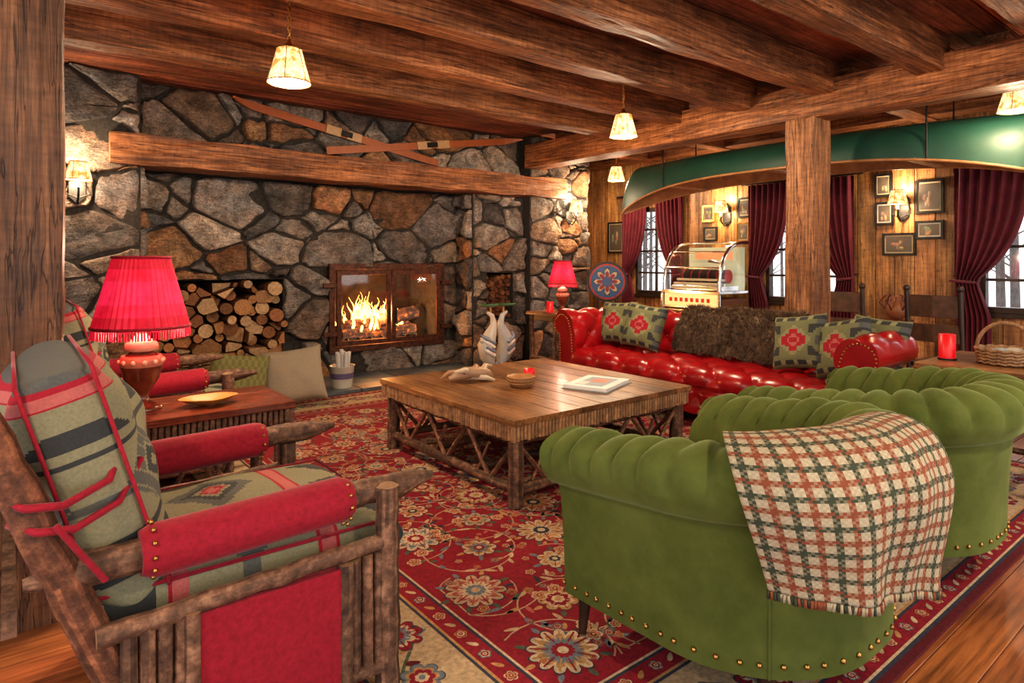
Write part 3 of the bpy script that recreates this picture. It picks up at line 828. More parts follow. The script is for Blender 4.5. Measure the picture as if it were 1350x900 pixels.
# plaid blanket on the near chair
PC=(.38,.32,.215);PC2=(.43,.37,.26);PG=(.045,.055,.032);PR=(.22,.062,.028)
NU,NV=84,110
def plaid(x,y):
    i=int(x*NU);j=int(y*NV)
    def st(k):
        k=k%10
        if k in(0,1):return PG
        if k in(5,6):return PR
        return None
    a=st(i);b=st(j);tw=(i+j)%2
    if a and b: return a if tw else b
    if a: return a if tw else tuple(.6*p+.4*q_ for p,q_ in zip(a,PC))
    if b: return b if tw else tuple(.6*p+.4*q_ for p,q_ in zip(b,PC))
    return PC if tw else PC2
bl=MB('plaid_blanket');bl.M=Matrix.Translation((2.10,1.30,FZ))@Matrix.Rotation(pi,4,'Z')
bc=prof_pts([(-.165,.66),(-.13,.745),(-.04,.845),(.07,.870),(.170,.832),(.218,.74),(.220,.66),(.205,.58),(.185,.50),(.175,.43)],NV)
def gat(s):
    k=len(gp)-2
    for i in range(len(gp)-1):
        if gp[i+1][4]>=s:k=i;break
    a=gp[k];b=gp[k+1];t=max(0,min(1,(s-a[4])/(b[4]-a[4])))
    return tuple(a[m]+(b[m]-a[m])*t for m in range(5))
def blf(u,v):
    s=1.00+.58*u-.10*u*max(0,v-.35)/.65
    x,y,nx,ny,ss=gat(s)
    o,z,a,b,l=bc[int(round(v*NV))]
    k=max(0,(v-.45)/.55);w=.018*k*sin(u*10+1)+.008*k*sin(u*23)+.005*sin(u*14+v*5)
    drop=(.09*(1-u)**1.1-.03)*k**1.2
    return V((x+nx*(o+w),y+ny*(o+w),z*ghz(ss)+.006-drop))
bl.grid(blf,NU,NV,M_fab,colf=plaid)
for i in range(0,NU+1):
    p=blf(i/NU,1.0);bl.tube([p,p+V((U(-.004,.004),U(-.004,.004),-.022))],.0028,M_fab,4,False,col=random.choice((PC,PG,PR,PC)))
ob=bl.done()
so_=ob.modifiers.new('thick','SOLIDIFY');so_.thickness=.008
# ------------------------------------------------------------ rustic armchairs
def rchair(X0,YC,hw=.42):
    r=MB('rustic_log_armchair');r.M=Matrix.Translation((X0,YC,FZ))
    for sg in (-1,1):
        yl=sg*(hw+.045)
        r.pole((.96,yl,0),(.96,yl,.66),.038,seg=12)
        r.sphere((.96,yl,.655),(.034,.034,.016),M_cut)
        r.pole((.34,sg*hw,.024),(-.08,sg*hw,1.13),.045,seg=12,capmat=M_bark,col=(1.15,.85,.7))
        r.pole((.04,sg*hw*1.0,.615),(1.15,sg*hw,.645),.042,seg=12,jit=.14,pt0=.1,pt1=.12)
        n=20;pts=[(.28+.57*i/n,sg*hw,.622+.015*i/n) for i in range(n+1)]
        r.tube(pts,[.068 if 0<i<n else .056 for i in range(n+1)],M_wool,20,True,.02)
        for xx in (.305,.83):
            for k in range(12):
                a=2*pi*k/12;r.sphere((xx,sg*hw+cos(a)*.069,.628+sin(a)*.069),.007,M_brass,6,4)
        r.pole((.18,yl,.46),(.95,yl,.49),.026,jit=.1)
        r.pole((.28,yl,.10),(.95,yl,.10),.024)
        for k in range(18):
            xx=.25+k*.040
            if .40<xx<.80: continue
            r.pole((xx,yl,.11),(xx,yl,.46),.0205,n=4,bend=.001,seg=8,jit=.08)
        r.box((.405,yl-.022,.11),(.80,yl+.022,.45),M_wool)
        r.pole((.39,yl+sg*.012,.1),(.39,yl+sg*.012,.46),.024,n=5,seg=8,bend=.002);r.pole((.815,yl+sg*.012,.1),(.815,yl+sg*.012,.46),.024,n=5,seg=8,bend=.002)
    r.box((.25,-hw+.02,.12),(1.0,hw-.02,.38),M_wool)
    r.pole((.98,-hw,.10),(.98,hw,.10),.03)
    rcush(r,Matrix.Translation((.62,0,.455)),.88,2*hw-.07,.17,M_fab,lambda x,y:kseat(y,x),110,110,pip=M_wool,puff=.03,lump=.02)
    r.box((1.0,-hw+.03,.13),(1.03,hw-.03,.40),M_wool)
    r.box((-.0,-hw,.5),(.03,hw,.56),M_bark)
    r.pole((.02,-hw,.86),(.02,hw,.86),.035)
    m=frame((.19,0,.79),(0,1,0),(-.28,0,.96))
    rcush(r,m,2*hw-.06,.64,.22,M_fab,kback,140,140,pip=M_wool,puff=.06,lump=.05)
    for sg in (-1,1):
        for z,dx in ((.74,0),(.80,-.02)):
            cx=.15-(z-.7)*.35
            pts=[(cx+.16+dx,sg*(hw-.10),z+.10),(cx+.10,sg*(hw-.02),z+.02),(cx-.0,sg*(hw+.052),z),(cx-.07,sg*(hw+.052),z+.01),(cx-.12,sg*hw,z+.02),(cx-.05,sg*(hw-.04),z+.03)]
            r.tube(pts,.010,M_wool,6)
        r.tube([(.10,sg*(hw+.06),.76),(.15,sg*(hw+.065),.68),(.20,sg*(hw+.055),.60)],.008,M_wool,6)
    return r.done()
rchair(-.015,2.30);rchair(.12,4.72)
# ------------------------------------------------------------ coffee table
ct=MB('rustic_coffee_table');x0,x1,y0,y1=2.15,3.74,2.71,4.30;zt=.50
ct.M=Matrix.Translation((0,0,FZ))
n=9
for k in range(n):
    a=x0+(x1-x0)*k/n;b=x0+(x1-x0)*(k+1)/n;t=U(.85,1.15);ct.box((a+.0008,y0,zt-.035),(b-.0008,y1,zt),M_table,(t,t,t))
ct.box((x0+.03,y0+.03,.40),(x1-.03,y1-.03,zt-.036),M_darkw)
sp2=.026
xx=x0+.02
while xx<x1-.015:
    for yy in (y0+.018,y1-.018): t=U(.7,1.25);ct.tube([(xx,yy,zt-.12+U(-.006,.004)),(xx,yy,zt-.036)],.0128,M_twig,6,col=(t,t,t))
    xx+=sp2
yy=y0+.03
while yy<y1-.02:
    for xx in (x0+.018,x1-.018): t=U(.7,1.25);ct.tube([(xx,yy,zt-.12+U(-.006,.004)),(xx,yy,zt-.036)],.0128,M_twig,6,col=(t,t,t))
    yy+=sp2
ins=.075
cs=[(x0+ins,y0+ins),(x1-ins,y0+ins),(x1-ins,y1-ins),(x0+ins,y1-ins)]
for c in cs: ct.pole((c[0],c[1],0.0),(c[0],c[1],.42),.046,seg=12)
for i in range(4):
    a=V((*cs[i],0));b=V((*cs[(i+1)%4],0))
    for z,r in ((.09,.03),(.36,.024)): ct.pole(a+V((0,0,z)),b+V((0,0,z)),r)
    nn=6
    for j in range(nn):
        p=a.lerp(b,(j+.04)/nn);q_=a.lerp(b,(j+.96)/nn);zz=(.10,.35) if j%2 else (.35,.10)
        ct.pole(p+V((0,0,zz[0])),q_+V((0,0,zz[1])),.016,seg=7,n=4,col=(1.3,1.2,1.1))
        if j%2==0: ct.pole(a.lerp(b,(j+.96)/nn)+V((0,0,.30)),a.lerp(b,(j+.5)/nn)+V((0,0,.12)),.012,seg=6,n=3,col=(1.3,1.2,1.1))
for t in (.33,.66):
    ct.pole((x0+ins,y0+(y1-y0)*t,.09),(x1-ins,y0+(y1-y0)*t,.09),.026)
ct.done(.003)
TZ=zt+FZ
o=MB('open_picture_book');o.M=Matrix.Translation((3.22,3.12,TZ))@Matrix.Rotation(.35,4,'Z')
o.box((-.21,-.16,0.007),(.21,.16,.028),M_white);o.box((-.22,-.17,.0),(.22,.17,.006),M_gen,(.3,.3,.3));o.box((-.15,-.10,.0282),(.15,.10,.0292),M_gen,(.18,.24,.30));o.box((-.03,-.07,.0292),(.10,.05,.0298),M_gen,(.45,.10,.05))
o.box((-.15,.03,.0292),(-.03,.10,.0298),M_gen,(.5,.5,.45))
o.done(.002)
o=MB('wooden_bowl');o.lathe((2.78,3.42,TZ),[(.06,0),(.075,.01),(.095,.05),(.10,.075),(.09,.075),(.08,.04),(.05,.015),(.0,.012)],M_gen,28,col=(.38,.17,.06));
for z in (.03,.05,.07): o.tube([(2.78+cos(a*pi/16)*(.085+z*.2),3.42+sin(a*pi/16)*(.085+z*.2),TZ+z) for a in range(33)],.005,M_wicker,6,False)
o.done()
o=MB('red_votive_candle');o.lathe((3.02,3.62,TZ),[(.035,0),(.042,.01),(.042,.07),(.036,.072),(.03,.055),(0,.055)],M_candle,20);o.done()
o=MB('carved_driftwood')
c=V((2.62,3.78,TZ+.045))
o.tube([c+V((-.16,.06,-.02)),c+V((-.11,.04,.0)),c+V((-.05,.02,.018)),c+V((0,0,.02)),c+V((.06,-.03,.012)),c+V((.11,-.03,.0)),c+V((.16,-.02,-.02))],[.015,.035,.045,.042,.05,.035,.015],M_gen,10,jit=.5,col=(.36,.22,.13))
for a,b,e,cc in (((-.05,0,.03),(-.1,-.05,.05),(-.17,-.03,.045),(.55,.42,.30)),((.02,0,.03),(.07,.05,.05),(.14,.06,.02),(.30,.16,.09)),((-.02,.02,0),(.05,-.07,-.01),(.13,-.10,-.035),(.6,.48,.36)),((-.08,.05,.02),(-.13,.10,.02),(-.18,.13,-.02),(.33,.18,.10)),((.08,-.03,.03),(.12,.0,.06),(.18,.0,.05),(.45,.3,.2))):
    o.tube([c+V(a),c+V(b),c+V(e)],[.03,.022,.008],M_gen,8,jit=.5,col=cc)
o.done()
# ------------------------------------------------------------ lamps
WARM=(1,.79,.54)
def light(loc,e,col=WARM,r=.05,parent=None,name='lamp_light'):
    l=bpy.data.lights.new(name,'POINT');l.energy=e;l.color=col;l.shadow_soft_size=r
    ob=bpy.data.objects.new(name,l);bpy.context.scene.collection.objects.link(ob);ob.location=loc
    if parent:ob.parent=parent
    return ob
def table_lamp(x,y,z,s=1.0,e=14):
    o=MB('table_lamp')
    P=[(.085,0),(.09,.012),(.06,.03),(.035,.045),(.03,.07),(.045,.10),(.075,.15),(.09,.21),(.085,.25),(.05,.28)]
    o.lathe((x,y,z),[(r*s,h*s) for r,h in P],M_redw,24)
    o.lathe((x,y,z),[(.085*s,.20*s),(.093*s,.22*s),(.092*s,.25*s),(.084*s,.262*s)],M_gen,24,col=(.45,.16,.10))
    for k in range(12):
        a=k*pi/6;o.sphere((x+cos(a)*.092*s,y+sin(a)*.092*s,z+.235*s),.012*s,M_cer,8,6,col=(.7,.4,.25))
    o.lathe((x,y,z),[(.05*s,.28*s),(.075*s,.29*s),(.07*s,.32*s),(.04*s,.34*s),(.015*s,.38*s)],M_cer,24,col=(.55,.36,.25))
    o.tube([(x,y,z+.37*s),(x,y,z+.72*s)],.006,M_brass,8)
    z0=z+.40*s;z1=z+.73*s
    np_=44
    def sf(u,v):
        k=1+.022*(1 if int(round(u*np_*2))%2 else -1);rr=(.205-.085*v)*s*k
        return V((x+cos(2*pi*u)*rr,y+sin(2*pi*u)*rr,z0+(z1-z0)*v))
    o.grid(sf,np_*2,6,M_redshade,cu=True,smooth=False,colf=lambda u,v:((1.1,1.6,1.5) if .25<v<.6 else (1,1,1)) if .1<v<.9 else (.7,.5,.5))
    for zz,rr in ((z0,.207),(z1,.122)): o.tube([(x+cos(a*pi/20)*rr*s,y+sin(a*pi/20)*rr*s,zz) for a in range(41)],.008*s,M_wool,6,False)
    for k in range(110):
        a=2*pi*k/110;xx=x+cos(a)*.207*s;yy=y+sin(a)*.207*s;o.tube([(xx,yy,z0),(xx+U(-.003,.003),yy,z0-.05*s)],.0035*s,M_redshade,4,False,col=(.8,.7,.7))
    o.sphere((x,y,z+.55*s),.03*s,M_bulb);ob=o.done()
    light((x,y,z1+.03*s),e*.5,(1,.6,.45),.04,ob);light((x,y,z0-.03),e*.5,(1,.66,.48),.05,ob)
    return ob
st=MB('rustic_side_table');sx0,sx1,sy0,sy1,sz=.28,1.15,3.23,3.76,.68
for k in range(3):
    a=sy0+(sy1-sy0)*k/3;b=sy0+(sy1-sy0)*(k+1)/3;st.box((sx0,a+.001,sz-.035),(sx1,b-.001,sz),M_tabler)
st.box((sx0+.04,sy0+.04,sz-.12),(sx1-.04,sy1-.04,sz-.036),M_tabler)
xx=sx0+.02
while xx<sx1:
    for yy in (sy0+.028,sy1-.028): st.tube([(xx,yy,sz-.11),(xx,yy,sz-.037)],.0125,M_bark,6)
    xx+=.027
yy=sy0+.03
while yy<sy1-.02:
    for xx in (sx0+.028,sx1-.028): st.tube([(xx,yy,sz-.11),(xx,yy,sz-.037)],.0125,M_bark,6)
    yy+=.027
for x,y in itertools.product((sx0+.06,sx1-.06),(sy0+.06,sy1-.06)): st.pole((x,y,FZ if x>.78 else 0),(x,y,sz-.09),.033)
for y in (sy0+.06,sy1-.06):
    st.pole((sx0+.06,y,.15),(sx1-.06,y,.15),.02)
    for j in range(4): st.pole((sx0+.08+j*.18,y,.16 if j%2 else .58),(sx0+.24+j*.18,y,.58 if j%2 else .16),.014,seg=6)
st.pole((sx1-.06,sy0+.06,.15),(sx1-.06,sy1-.06,.15),.02)
st.done(.003)
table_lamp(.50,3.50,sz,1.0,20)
o=MB('leaf_dish');o.M=Matrix.Translation((.78,3.42,sz))
o.grid(lambda u,v:V((cos(2*pi*u)*(.02+.10*v)*(1+.15*cos(4*pi*u)),sin(2*pi*u)*(.02+.075*v)*(1+.1*sin(6*pi*u)),.004+.035*v*v)),28,6,M_gen,cu=True,col=(.42,.22,.05))
o.lathe((0,0,0),[(.03,0),(.03,.006),(0,.006)],M_gen,12,col=(.4,.15,.05));o.done()
def small_table(name,x0,x1,y0,y1,z,zf):
    t=MB(name);t.box((x0,y0,z-.035),(x1,y1,z),M_table);t.box((x0+.05,y0+.05,z-.10),(x1-.05,y1-.05,z-.036),M_darkw)
    for x,y in itertools.product((x0+.05,x1-.05),(y0+.05,y1-.05)): t.pole((x,y,zf),(x,y,z-.03),.026)
    for y in (y0+.05,y1-.05): t.pole((x0+.05,y,.22),(x1-.05,y,.22),.018)
    for x in (x0+.05,x1-.05): t.pole((x,y0+.05,.28),(x,y1-.05,.28),.018)
    return t.done(.004)
small_table('log_end_table',4.72,5.26,5.22,5.72,.80,FZ)
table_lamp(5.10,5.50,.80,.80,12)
o=MB('pillar_candle');o.lathe((4.83,5.42,.80),[(.04,0),(.04,.12),(.034,.122),(.0,.112)],M_candle,18);o.done()
small_table('rustic_end_table',4.58,5.42,.98,1.62,.74,FZ)
o=MB('pillar_candle');o.lathe((4.86,1.52,.74),[(.055,0),(.055,.012)],M_black,18);o.lathe((4.86,1.52,.752),[(.048,0),(.048,.155),(.04,.158),(.0,.145)],M_candle,20);o.done()
o=MB('wicker_basket');bx,by,bz=4.93,1.22,.74
o.lathe((bx,by,bz),[(.12,0),(.14,.02),(.155,.07),(.16,.10),(.148,.10),(.14,.03),(.0,.02)],M_wicker,32)
for z in (.015,.035,.055,.075,.095): o.tube([(bx+cos(a*pi/16)*(.14+z*.22),by+sin(a*pi/16)*(.14+z*.22),bz+z+.004*(-1)**a) for a in range(33)],.009,M_wicker,6,False)
o.tube([(bx,by+cos(a*pi/14)*.155,bz+.09+sin(a*pi/14)*.17) for a in range(15)],.012,M_wicker,8)
o.sphere((bx-.03,by+.02,bz+.07),(.06,.06,.035),M_gen,col=(.25,.3,.32));o.sphere((bx+.05,by-.03,bz+.07),(.05,.06,.035),M_gen,col=(.5,.45,.35));o.done()
def shade(o,c,rt,rb,h,mat=None):
    o.lathe(c,[(rb,0),(rb*.98,.01),(rt+(rb-rt)*.5,h*.5),(rt,h)],mat or M_mica,24,caps=False)
    for r,z in ((rb,0),(rt,h)): o.tube([(c[0]+cos(a*pi/12)*r,c[1]+sin(a*pi/12)*r,c[2]+z) for a in range(25)],.004,M_brass,5,False)
    for k in range(6):
        a=k*pi/3;o.tube([(c[0]+cos(a)*rb,c[1]+sin(a)*rb,c[2]),(c[0]+cos(a)*rt,c[1]+sin(a)*rt,c[2]+h)],.0025,M_brass,4,False)
def pendant(x,y,z,top,e=55):
    o=MB('pendant_lamp')
    o.lathe((x,y,top-.03),[(.02,0),(.05,.015),(.055,.03)],M_brass,16)
    n=max(2,int((top-z-.22)/.03))
    for k in range(n):
        zz=z+.24+k*.03
        if zz<top-.02:o.tube([(x+cos(a*pi/4)*.010*(k%2),y+cos(a*pi/4)*.010*(1-k%2),zz+sin(a*pi/4)*.018) for a in range(9)],.004,M_brass,4,False)
    o.lathe((x,y,z+.19),[(.03,0),(.03,.03),(.012,.05),(.008,.07)],M_brass,14)
    shade(o,(x,y,z),.072,.125,.20)
    o.sphere((x,y,z+.04),.045,M_bulb);ob=o.done()
    light((x,y,z-.02),e,WARM,.05,ob);return ob
pendant(1.31,3.80,2.45,CH,82);pendant(4.40,3.93,2.52,CH,80);pendant(6.9,6.3,2.54,CH,46);pendant(6.12,1.45,2.55,CH,24)
pendant(1.9,-.55,2.5,CH,62);pendant(-.9,1.3,2.5,CH,48);pendant(4.2,-.5,2.5,CH,62)  # unseen extra pendants, added outside the view to raise the room's ambient light
def sconce(c,n,e=22):
    o=MB('wall_sconce');o.M=frame(c,V((0,0,1)).cross(V(n)),(0,0,1))
    o.bar([(0,-.16,.01),(0,-.10,.01),(0,.10,.01),(0,.16,.01)],[.01,.12,.12,.03],.012,(0,0,1),M_black)
    o.tube([(0,-.13,.01),(0,-.16,.07),(0,-.10,.14),(0,-.02,.15)],.008,M_black,8)
    o.tube([(-.06,.0,.01),(-.09,-.08,.05),(0,-.12,.10),(.09,-.08,.05),(.06,0,.01)],.006,M_black,6)
    o.tube([(0,-.03,.15),(0,.06,.15)],.014,M_cer,10,col=(.8,.7,.5))
    c2=o.M@V((0,.03,.15));o.M=Matrix.Identity(4)
    shade(o,c2,.065,.10,.15);o.sphere(c2+V((0,0,.05)),.025,M_bulb);ob=o.done()
    light(c2+V((0,0,.17)),e*.6,WARM,.04,ob);light(c2-V((0,0,.02)),e*.6,WARM,.04,ob)
sconce((.46,6.61,2.04),(0,-1,0),20);sconce((6.25,6.61,2.05),(0,-1,0),22)
sconce((WX-.005,5.07,2.02),(-1,0,0),14);sconce((WX-.005,2.86,1.98),(-1,0,0),14)
light((3.72,7.35,.72),45,(1,.45,.15),.12,bpy.data.objects['burning_fire'],'fire_light')
# ------------------------------------------------------------ pictures
def pic(y,z,w,h,kind=0):
    p=MB('picture_frame');x=WX-.03
    for lo,hi in (((x,y-w/2,z-h/2),(x+.028,y+w/2,z-h/2+.025)),((x,y-w/2,z+h/2-.025),(x+.028,y+w/2,z+h/2)),((x,y-w/2,z-h/2+.025),(x+.028,y-w/2+.025,z+h/2-.025)),((x,y+w/2-.025,z-h/2+.025),(x+.028,y+w/2,z+h/2-.025))):
        p.box(lo,hi,M_brass if kind==1 else M_black)
    p.box((x+.012,y-w/2+.02,z-h/2+.02),(x+.026,y+w/2-.02,z+h/2-.02),M_white,(.65,.50,.30) if kind!=2 else (.85,.8,.7))
    p.box((x+.008,y-w/2+.04,z-h/2+.04),(x+.012,y+w/2-.04,z+h/2-.04),M_gen,(.10,.075,.055))
    for k in range(5):
        p.sphere((x+.009,y+U(-.2,.2)*w,z+U(-.22,.1)*h),(.003,w*U(.05,.1),h*U(.08,.14)),M_gen,8,6,col=(U(.15,.4),U(.12,.28),.12))
    p.done(.002)
pic(7.12,1.76,.34,.50)
for a in ((4.80,2.10,.20,.27,0),(4.82,1.77,.20,.27,1),(5.36,2.05,.20,.24,1),(5.33,1.76,.22,.20,0),(3.06,2.24,.19,.26,0),(3.05,1.92,.20,.26,2),(2.60,2.08,.27,.36,0),(2.60,1.72,.27,.20,2),(2.90,1.57,.34,.25,0)): pic(*a)
# skis
sk=MB('crossed_skis')
def ski(a,b,y):
    a=V((a[0],y,a[1]));b=V((b[0],y,b[1]));n=24;pts=[];w=[]
    for i in range(n+1):
        t=i/n;p=a.lerp(b,t)
        if t>.88:p.y-=((t-.88)/.12)**2*.12
        pts.append(p);w.append(.085 if t<.92 else .085*(1-(t-.92)/.08*.8))
    sk.bar(pts,w,.018,(0,1,0),M_gen,(.38,.11,.035))
    for t in (.42,.52):
        p=a.lerp(b,t);q2=a.lerp(b,t+.07);sk.bar([p-V((0,.015,0)),q2-V((0,.015,0))],.095,.02,(0,1,0),M_gen,(.52,.32,.16))
    p=a.lerp(b,.47);sk.bar([p-V((0,.03,0)),a.lerp(b,.52)-V((0,.03,0))],.06,.04,(0,1,0),M_black)
ski((4.2,2.60),(1.75,3.02),6.81);ski((2.75,2.60),(5.45,3.02),6.785)
sk.done()
# canoe (inverted, hung)
cn=MB('hanging_canoe');cx_,cyc,hl=6.62,3.55,2.38
def chull(inner):
    def fn(u,v):
        s=u*2-1;b=.43*max(0,(1-abs(s)**2.3))**.75+.008;zg=2.34-.31*abs(s)**3
        zt_=2.66-.05*s*s-.42*max(0,(abs(s)-.86)/.14)**2
        a=pi*v;c_=cos(a);s_=sin(a);k=.97 if inner else 1
        x=b*k*(abs(c_)**.75)*(1 if c_>0 else -1);z=zg+(zt_-zg)*k*max(0,s_)**.75
        return V((cx_+x,cyc+s*(hl-(.02 if inner else 0)),z))
    return fn
cn.grid(chull(False),80,28,M_canoe);cn.grid(chull(True),80,28,M_canoein)
for vv in (0,1): cn.tube([chull(False)(i/60,vv)-V((0,0,.004)) for i in range(61)],.014,M_canoein,8)
for s in (-.55,0,.55):
    p=chull(False)((s+1)/2,0);q_=chull(False)((s+1)/2,1);cn.bar([p,q_],.08,.02,(0,0,1),M_canoein)
for s in [k/14 for k in range(-12,13)]:
    cn.tube([chull(True)((s+1)/2,j/16)+V((0,0,-.006)) for j in range(1,16)],.008,M_canoein,5)
for s in (-.6,.6):
    for vv in (0,1):
        p=chull(False)((s+1)/2,vv);cn.tube([p,(p.x,p.y,CH)],.008,M_black,6)
cn.done()
# ------------------------------------------------------------ jukebox
jk=MB('jukebox');jx0,jx1,jy0,jy1=6.93,7.52,4.58,5.46
jk.box((jx0+.05,jy0+.03,.0),(jx1,jy1-.03,.12),M_black)
jk.box((jx0,jy0,.12),(jx1,jy1,.90),M_gen,(.17,.065,.03))
for z in [.18+.05*k for k in range(13)]:
    jk.box((jx0-.012,jy0+.08,z),(jx0,jy1-.08,z+.022),M_chrome)
for k in range(11):
    for m in range(13):
        jk.box((jx0+.10+k*.036,jy0-.012,.18+m*.052),(jx0+.122+k*.036,jy0,.21+m*.052),M_brass)
jk.box((jx0-.05,jy0+.04,.80),(jx0,jy1-.04,.96),M_juke,(1,.80,.45))
for k in range(8): jk.box((jx0-.056,jy0+.14+k*.082,.855),(jx0-.05,jy0+.185+k*.082,.905),M_candle)
jk.box((jx0-.06,jy0,.965),(jx1,jy1,1.0),M_chrome)
jk.box((jx0-.06,jy0,.775),(jx0-.0,jy1,.798),M_chrome)
def arc(y,n=14): return [(jx1-.62*cos(pi/2*i/n)**.7,y,1.0+.62*sin(pi/2*i/n)**.9) for i in range(n+1)]
for y in (jy0+.02,jy1-.02): jk.tube(arc(y),.024,M_chrome,10)
n=14
for y in (jy0+.03,jy1-.03):
    pts=arc(y);jk.add(pts+[(jx1,y,1.0)],[tuple(range(len(pts)+1))],M_glass)
a1=arc(jy0+.03);a2=arc(jy1-.03)
jk.add(a1+a2,[(i,i+1,n+2+i,n+1+i) for i in range(n)],M_glass,True)
for i in (4,8,14): jk.tube([a1[i],a2[i]],.013,M_chrome,8)
jk.box((jx1-.12,jy0+.05,1.0),(jx1,jy1-.05,1.56),M_juke,(.45,.50,.40))
jk.box((jx1-.125,jy0+.15,1.40),(jx1-.12,jy1-.15,1.5),M_juke,(.9,.35,.2))
jk.box((jx0+.08,jy0+.06,1.001),(jx1-.13,jy1-.06,1.06),M_chrome)
for k in range(26): jk.tube([(jx0+.30,jy0+.1+k*.026,1.18),(jx0+.30,jy0+.104+k*.026,1.18)],.09,M_gen,16,col=(.6,.05,.04) if k%5==0 else (.05,.05,.05))
for i in range(3): jk.box((jx0+.02+i*.07,jy0+.08,1.02+i*.05),(jx0+.06+i*.07,jy1-.08,1.05+i*.05),M_white,(.8,.7,.5))
jk.tube([(jx0+.35,jy0+.2,1.06),(jx0+.35,jy0+.2,1.35),(jx0+.30,jy0+.4,1.38)],.02,M_chrome,8)
for y in (jy0,jy1):
    jk.tube([(jx0-.03,y,.14),(jx0-.05,y,.5),(jx0-.05,y,.96)],.02,M_chrome,8)
jk.done(.006)
# painted round-back chair
pc=MB('painted_round_back_chair')
pc.M=Matrix.Translation((6.45,6.05,0))@Matrix.Rotation(math.radians(225),4,'Z')
pc.lathe((0,0,.43),[(.0,0),(.23,0),(.24,.02),(.23,.04),(0,.045)],M_darkw,24)
for x,y in ((.16,.15),(.16,-.15),(-.15,.14),(-.15,-.14)): pc.tube([(x*.8,y*.8,.44),(x*1.2,y*1.2,0)],[.02,.016],M_darkw,8)
cols=[(.02,.02,.02),(.45,.04,.03),(.05,.12,.28),(.02,.02,.02),(.6,.5,.3),(.35,.03,.03),(.05,.12,.28)]
rad=[.28,.25,.225,.205,.19,.15,.09]
for k,(cc,rr) in enumerate(zip(cols,rad)):
    seg=32;xx=-.20+.004*k
    f=(lambda a:1.0) if k<3 else (lambda a:.45+.55*abs(cos(a*4)))
    vs=[(xx+.012,cos(2*pi*i/seg)*rr*f(2*pi*i/seg),1.09+sin(2*pi*i/seg)*rr*f(2*pi*i/seg)) for i in range(seg)]+[(xx-.004,cos(2*pi*i/seg)*rr*f(2*pi*i/seg),1.09+sin(2*pi*i/seg)*rr*f(2*pi*i/seg)) for i in range(seg)]
    pc.add(vs+[(xx+.012,0,1.09)],[(i,(i+1)%seg,2*seg) for i in range(seg)]+[(i,(i+1)%seg,seg+(i+1)%seg,seg+i) for i in range(seg)]+[tuple(range(seg,2*seg))],M_gen,False,cc)
for y in (-.12,.12): pc.tube([(-.19,y,.45),(-.20,y,.9)],.018,M_darkw,8)
pc.done()
# plank-back chairs
def pchair(x,y,rot):
    c=MB('ladder_back_chair');c.M=Matrix.Translation((x,y,0))@Matrix.Rotation(rot,4,'Z')
    c.box((-.22,-.23,.42),(.24,.23,.46),M_darkw)
    for sx,sy in ((.21,.2),(.21,-.2)): c.tube([(sx,sy,0),(sx,sy,.44)],.022,M_darkw,10)
    for sy in (-.22,.22):
        c.tube([(-.21,sy,0),(-.21,sy,.5),(-.25,sy,1.12)],.022,M_darkw,10);c.sphere((-.253,sy,1.14),.03,M_darkw)
    for z0,z1 in ((.88,1.08),(.66,.82),):
        c.bar([(-.235,-.21,(z0+z1)/2),(-.25,0,(z0+z1)/2),(-.235,.21,(z0+z1)/2)],z1-z0,.018,(1,0,0),M_darkw,(2.4,2.3,2.2))
    for z in (.15,.28):
        c.tube([(.21,-.2,z),(.21,.2,z)],.012,M_darkw,8);
        for sy in (-.21,.21): c.tube([(.21,sy,z+.04),(-.21,sy,z+.04)],.012,M_darkw,8)
    return c.done(.004)
pchair(6.75,3.0,0.1);pchair(6.75,2.12,-.1)
o=MB('carved_plant_stand');o.lathe((7.25,2.72,0),[(.16,0),(.16,.02),(.05,.05),(.035,.2),(.06,.35),(.03,.5),(.04,.72),(.15,.75),(.15,.78),(0,.78)],M_redw,20)
o.lathe((7.25,2.72,.78),[(.05,0),(.09,.03),(.11,.1),(.08,.17),(.04,.2),(.06,.24),(.0,.24)],M_gen,20,col=(.28,.10,.04))
for k in range(6): o.tube([(7.25+cos(k)*.1,2.72+sin(k)*.1,.88),(7.25+cos(k)*.16,2.72+sin(k)*.16,.95),(7.25+cos(k)*.1,2.72+sin(k)*.1,1.03)],.01,M_redw,6)
o.done()
# bucket with paper rolls
o=MB('enamel_bucket');bx,by=2.80,6.48
o.lathe((bx,by,.035),[(.10,0),(.105,.01),(.13,.23),(.137,.235),(.125,.23),(.1,.02),(0,.02)],M_cer,24,col=(.60,.55,.47))
o.lathe((bx,by,.035),[(.117,.10),(.124,.16)],M_gen,24,col=(.12,.10,.2),caps=False)
for k in range(13):
    a=U(0,6.3);r=U(0,.075);o.tube([(bx+cos(a)*r*.7,by+sin(a)*r*.7,.06),(bx+cos(a)*r*1.3,by+sin(a)*r*1.3,U(.36,.44))],.020,M_white,8,col=(U(.6,.9),)*3)
o.done()
# floor cushions
TW=(.36,.30,.22)
def tweed(x,y): return TW if (int((x+1)*27)+int((y+1)*27))%2 else (.24,.19,.14)
o=MB('tweed_floor_pillow');pillow(o,frame((2.12,6.02,.30),(.93,-.33,0),(.15,.45,.9))@Matrix.Rotation(.12,4,'Z'),.56,.54,.2,M_fab,tweed,54);o.done()
o=MB('green_floor_pillow');pillow(o,frame((1.62,6.02,.30),(1,-.1,0),(0,.4,.9))@Matrix.Rotation(-.15,4,'Z'),.52,.52,.2,M_fab,lambda x,y:(.20,.19,.07) if (int((x+1)*9)+int((y+1)*4))%2 else (.15,.14,.05),54);o.done()
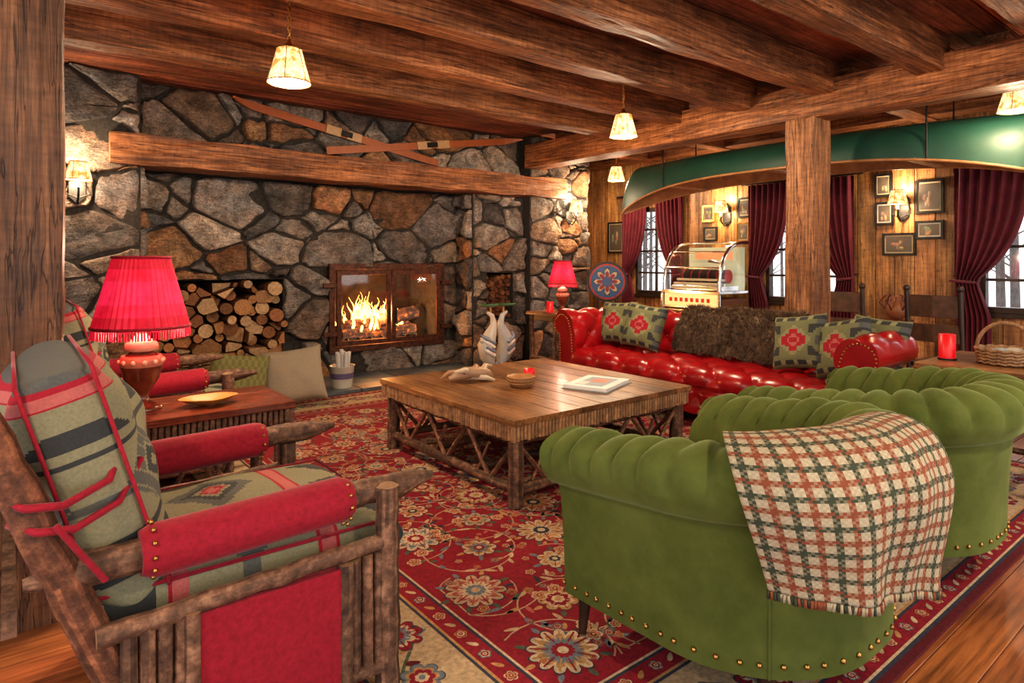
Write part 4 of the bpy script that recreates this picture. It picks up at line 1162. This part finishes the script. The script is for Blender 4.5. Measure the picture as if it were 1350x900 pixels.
# figurine tray stand
o=MB('carved_goose_stand');gx,gy=4.72,6.30;z0=.035
BLW=(.46,.47,.48);WH=(.62,.58,.52)
o.lathe((gx,gy,z0),[(.16,0),(.16,.02),(.08,.04),(.05,.1)],M_cer,20,col=(.15,.2,.32))
for sg,cc in ((-1,WH),(1,BLW)):
    pts=[(gx+sg*.07,gy,z0+.08),(gx+sg*.12,gy,z0+.18),(gx+sg*.16,gy-.02,z0+.32),(gx+sg*.10,gy-.03,z0+.46),(gx+sg*.05,gy-.03,z0+.58),(gx+sg*.08,gy-.03,z0+.68),(gx+sg*.15,gy-.03,z0+.72)]
    o.tube(pts,[.05,.10,.11,.075,.04,.032,.018],M_cer,14,col=cc,jit=.05)
    for k in range(4): o.tube([(gx+sg*.10,gy-.12,z0+.2+k*.05),(gx+sg*.20,gy-.10,z0+.26+k*.05),(gx+sg*.25,gy-.02,z0+.34+k*.04)],[.02,.028,.008],M_cer,8,col=(.22,.27,.36) if k%2 else (.7,.66,.6))
    o.tube([(gx+sg*.10,gy-.03,z0+.70),(gx+sg*.10,gy-.03,z0+.79)],.012,M_gen,8,col=(.5,.3,.1))
    o.lathe((gx+sg*.13,gy-.03,z0+.79),[(.0,0),(.08,0),(.12,.02),(.125,.03),(.0,.012)],M_gen,20,col=(.10,.22,.10))
o.done()
# ------------------------------------------------------------ world, camera
w=bpy.data.worlds.new('World');bpy.context.scene.world=w;w.use_nodes=True
bg=w.node_tree.nodes['Background'];bg.inputs[0].default_value=(.97,.95,.95,1);bg.inputs[1].default_value=1.08
sn=bpy.data.lights.new('window_daylight','SUN');sn.energy=.6;sn.angle=.5;sn.color=(.9,.95,1)
so2=bpy.data.objects.new('window_daylight',sn);bpy.context.scene.collection.objects.link(so2);so2.rotation_euler=(0,math.radians(65),0)
cam=bpy.data.cameras.new('camera');co=bpy.data.objects.new('camera',cam);bpy.context.scene.collection.objects.link(co)
cam.sensor_width=36;cam.lens=840/1350*36;cam.shift_y=-108/1350;cam.clip_start=.02
co.location=(0,0,1.4);co.rotation_euler=(pi/2,0,-math.atan2(.62,.785))
bpy.context.scene.camera=co
try:
    vs=bpy.context.scene.view_settings
    vs.view_transform='Standard';vs.exposure=0.75;vs.look='Medium High Contrast'
except Exception as e: print(e)
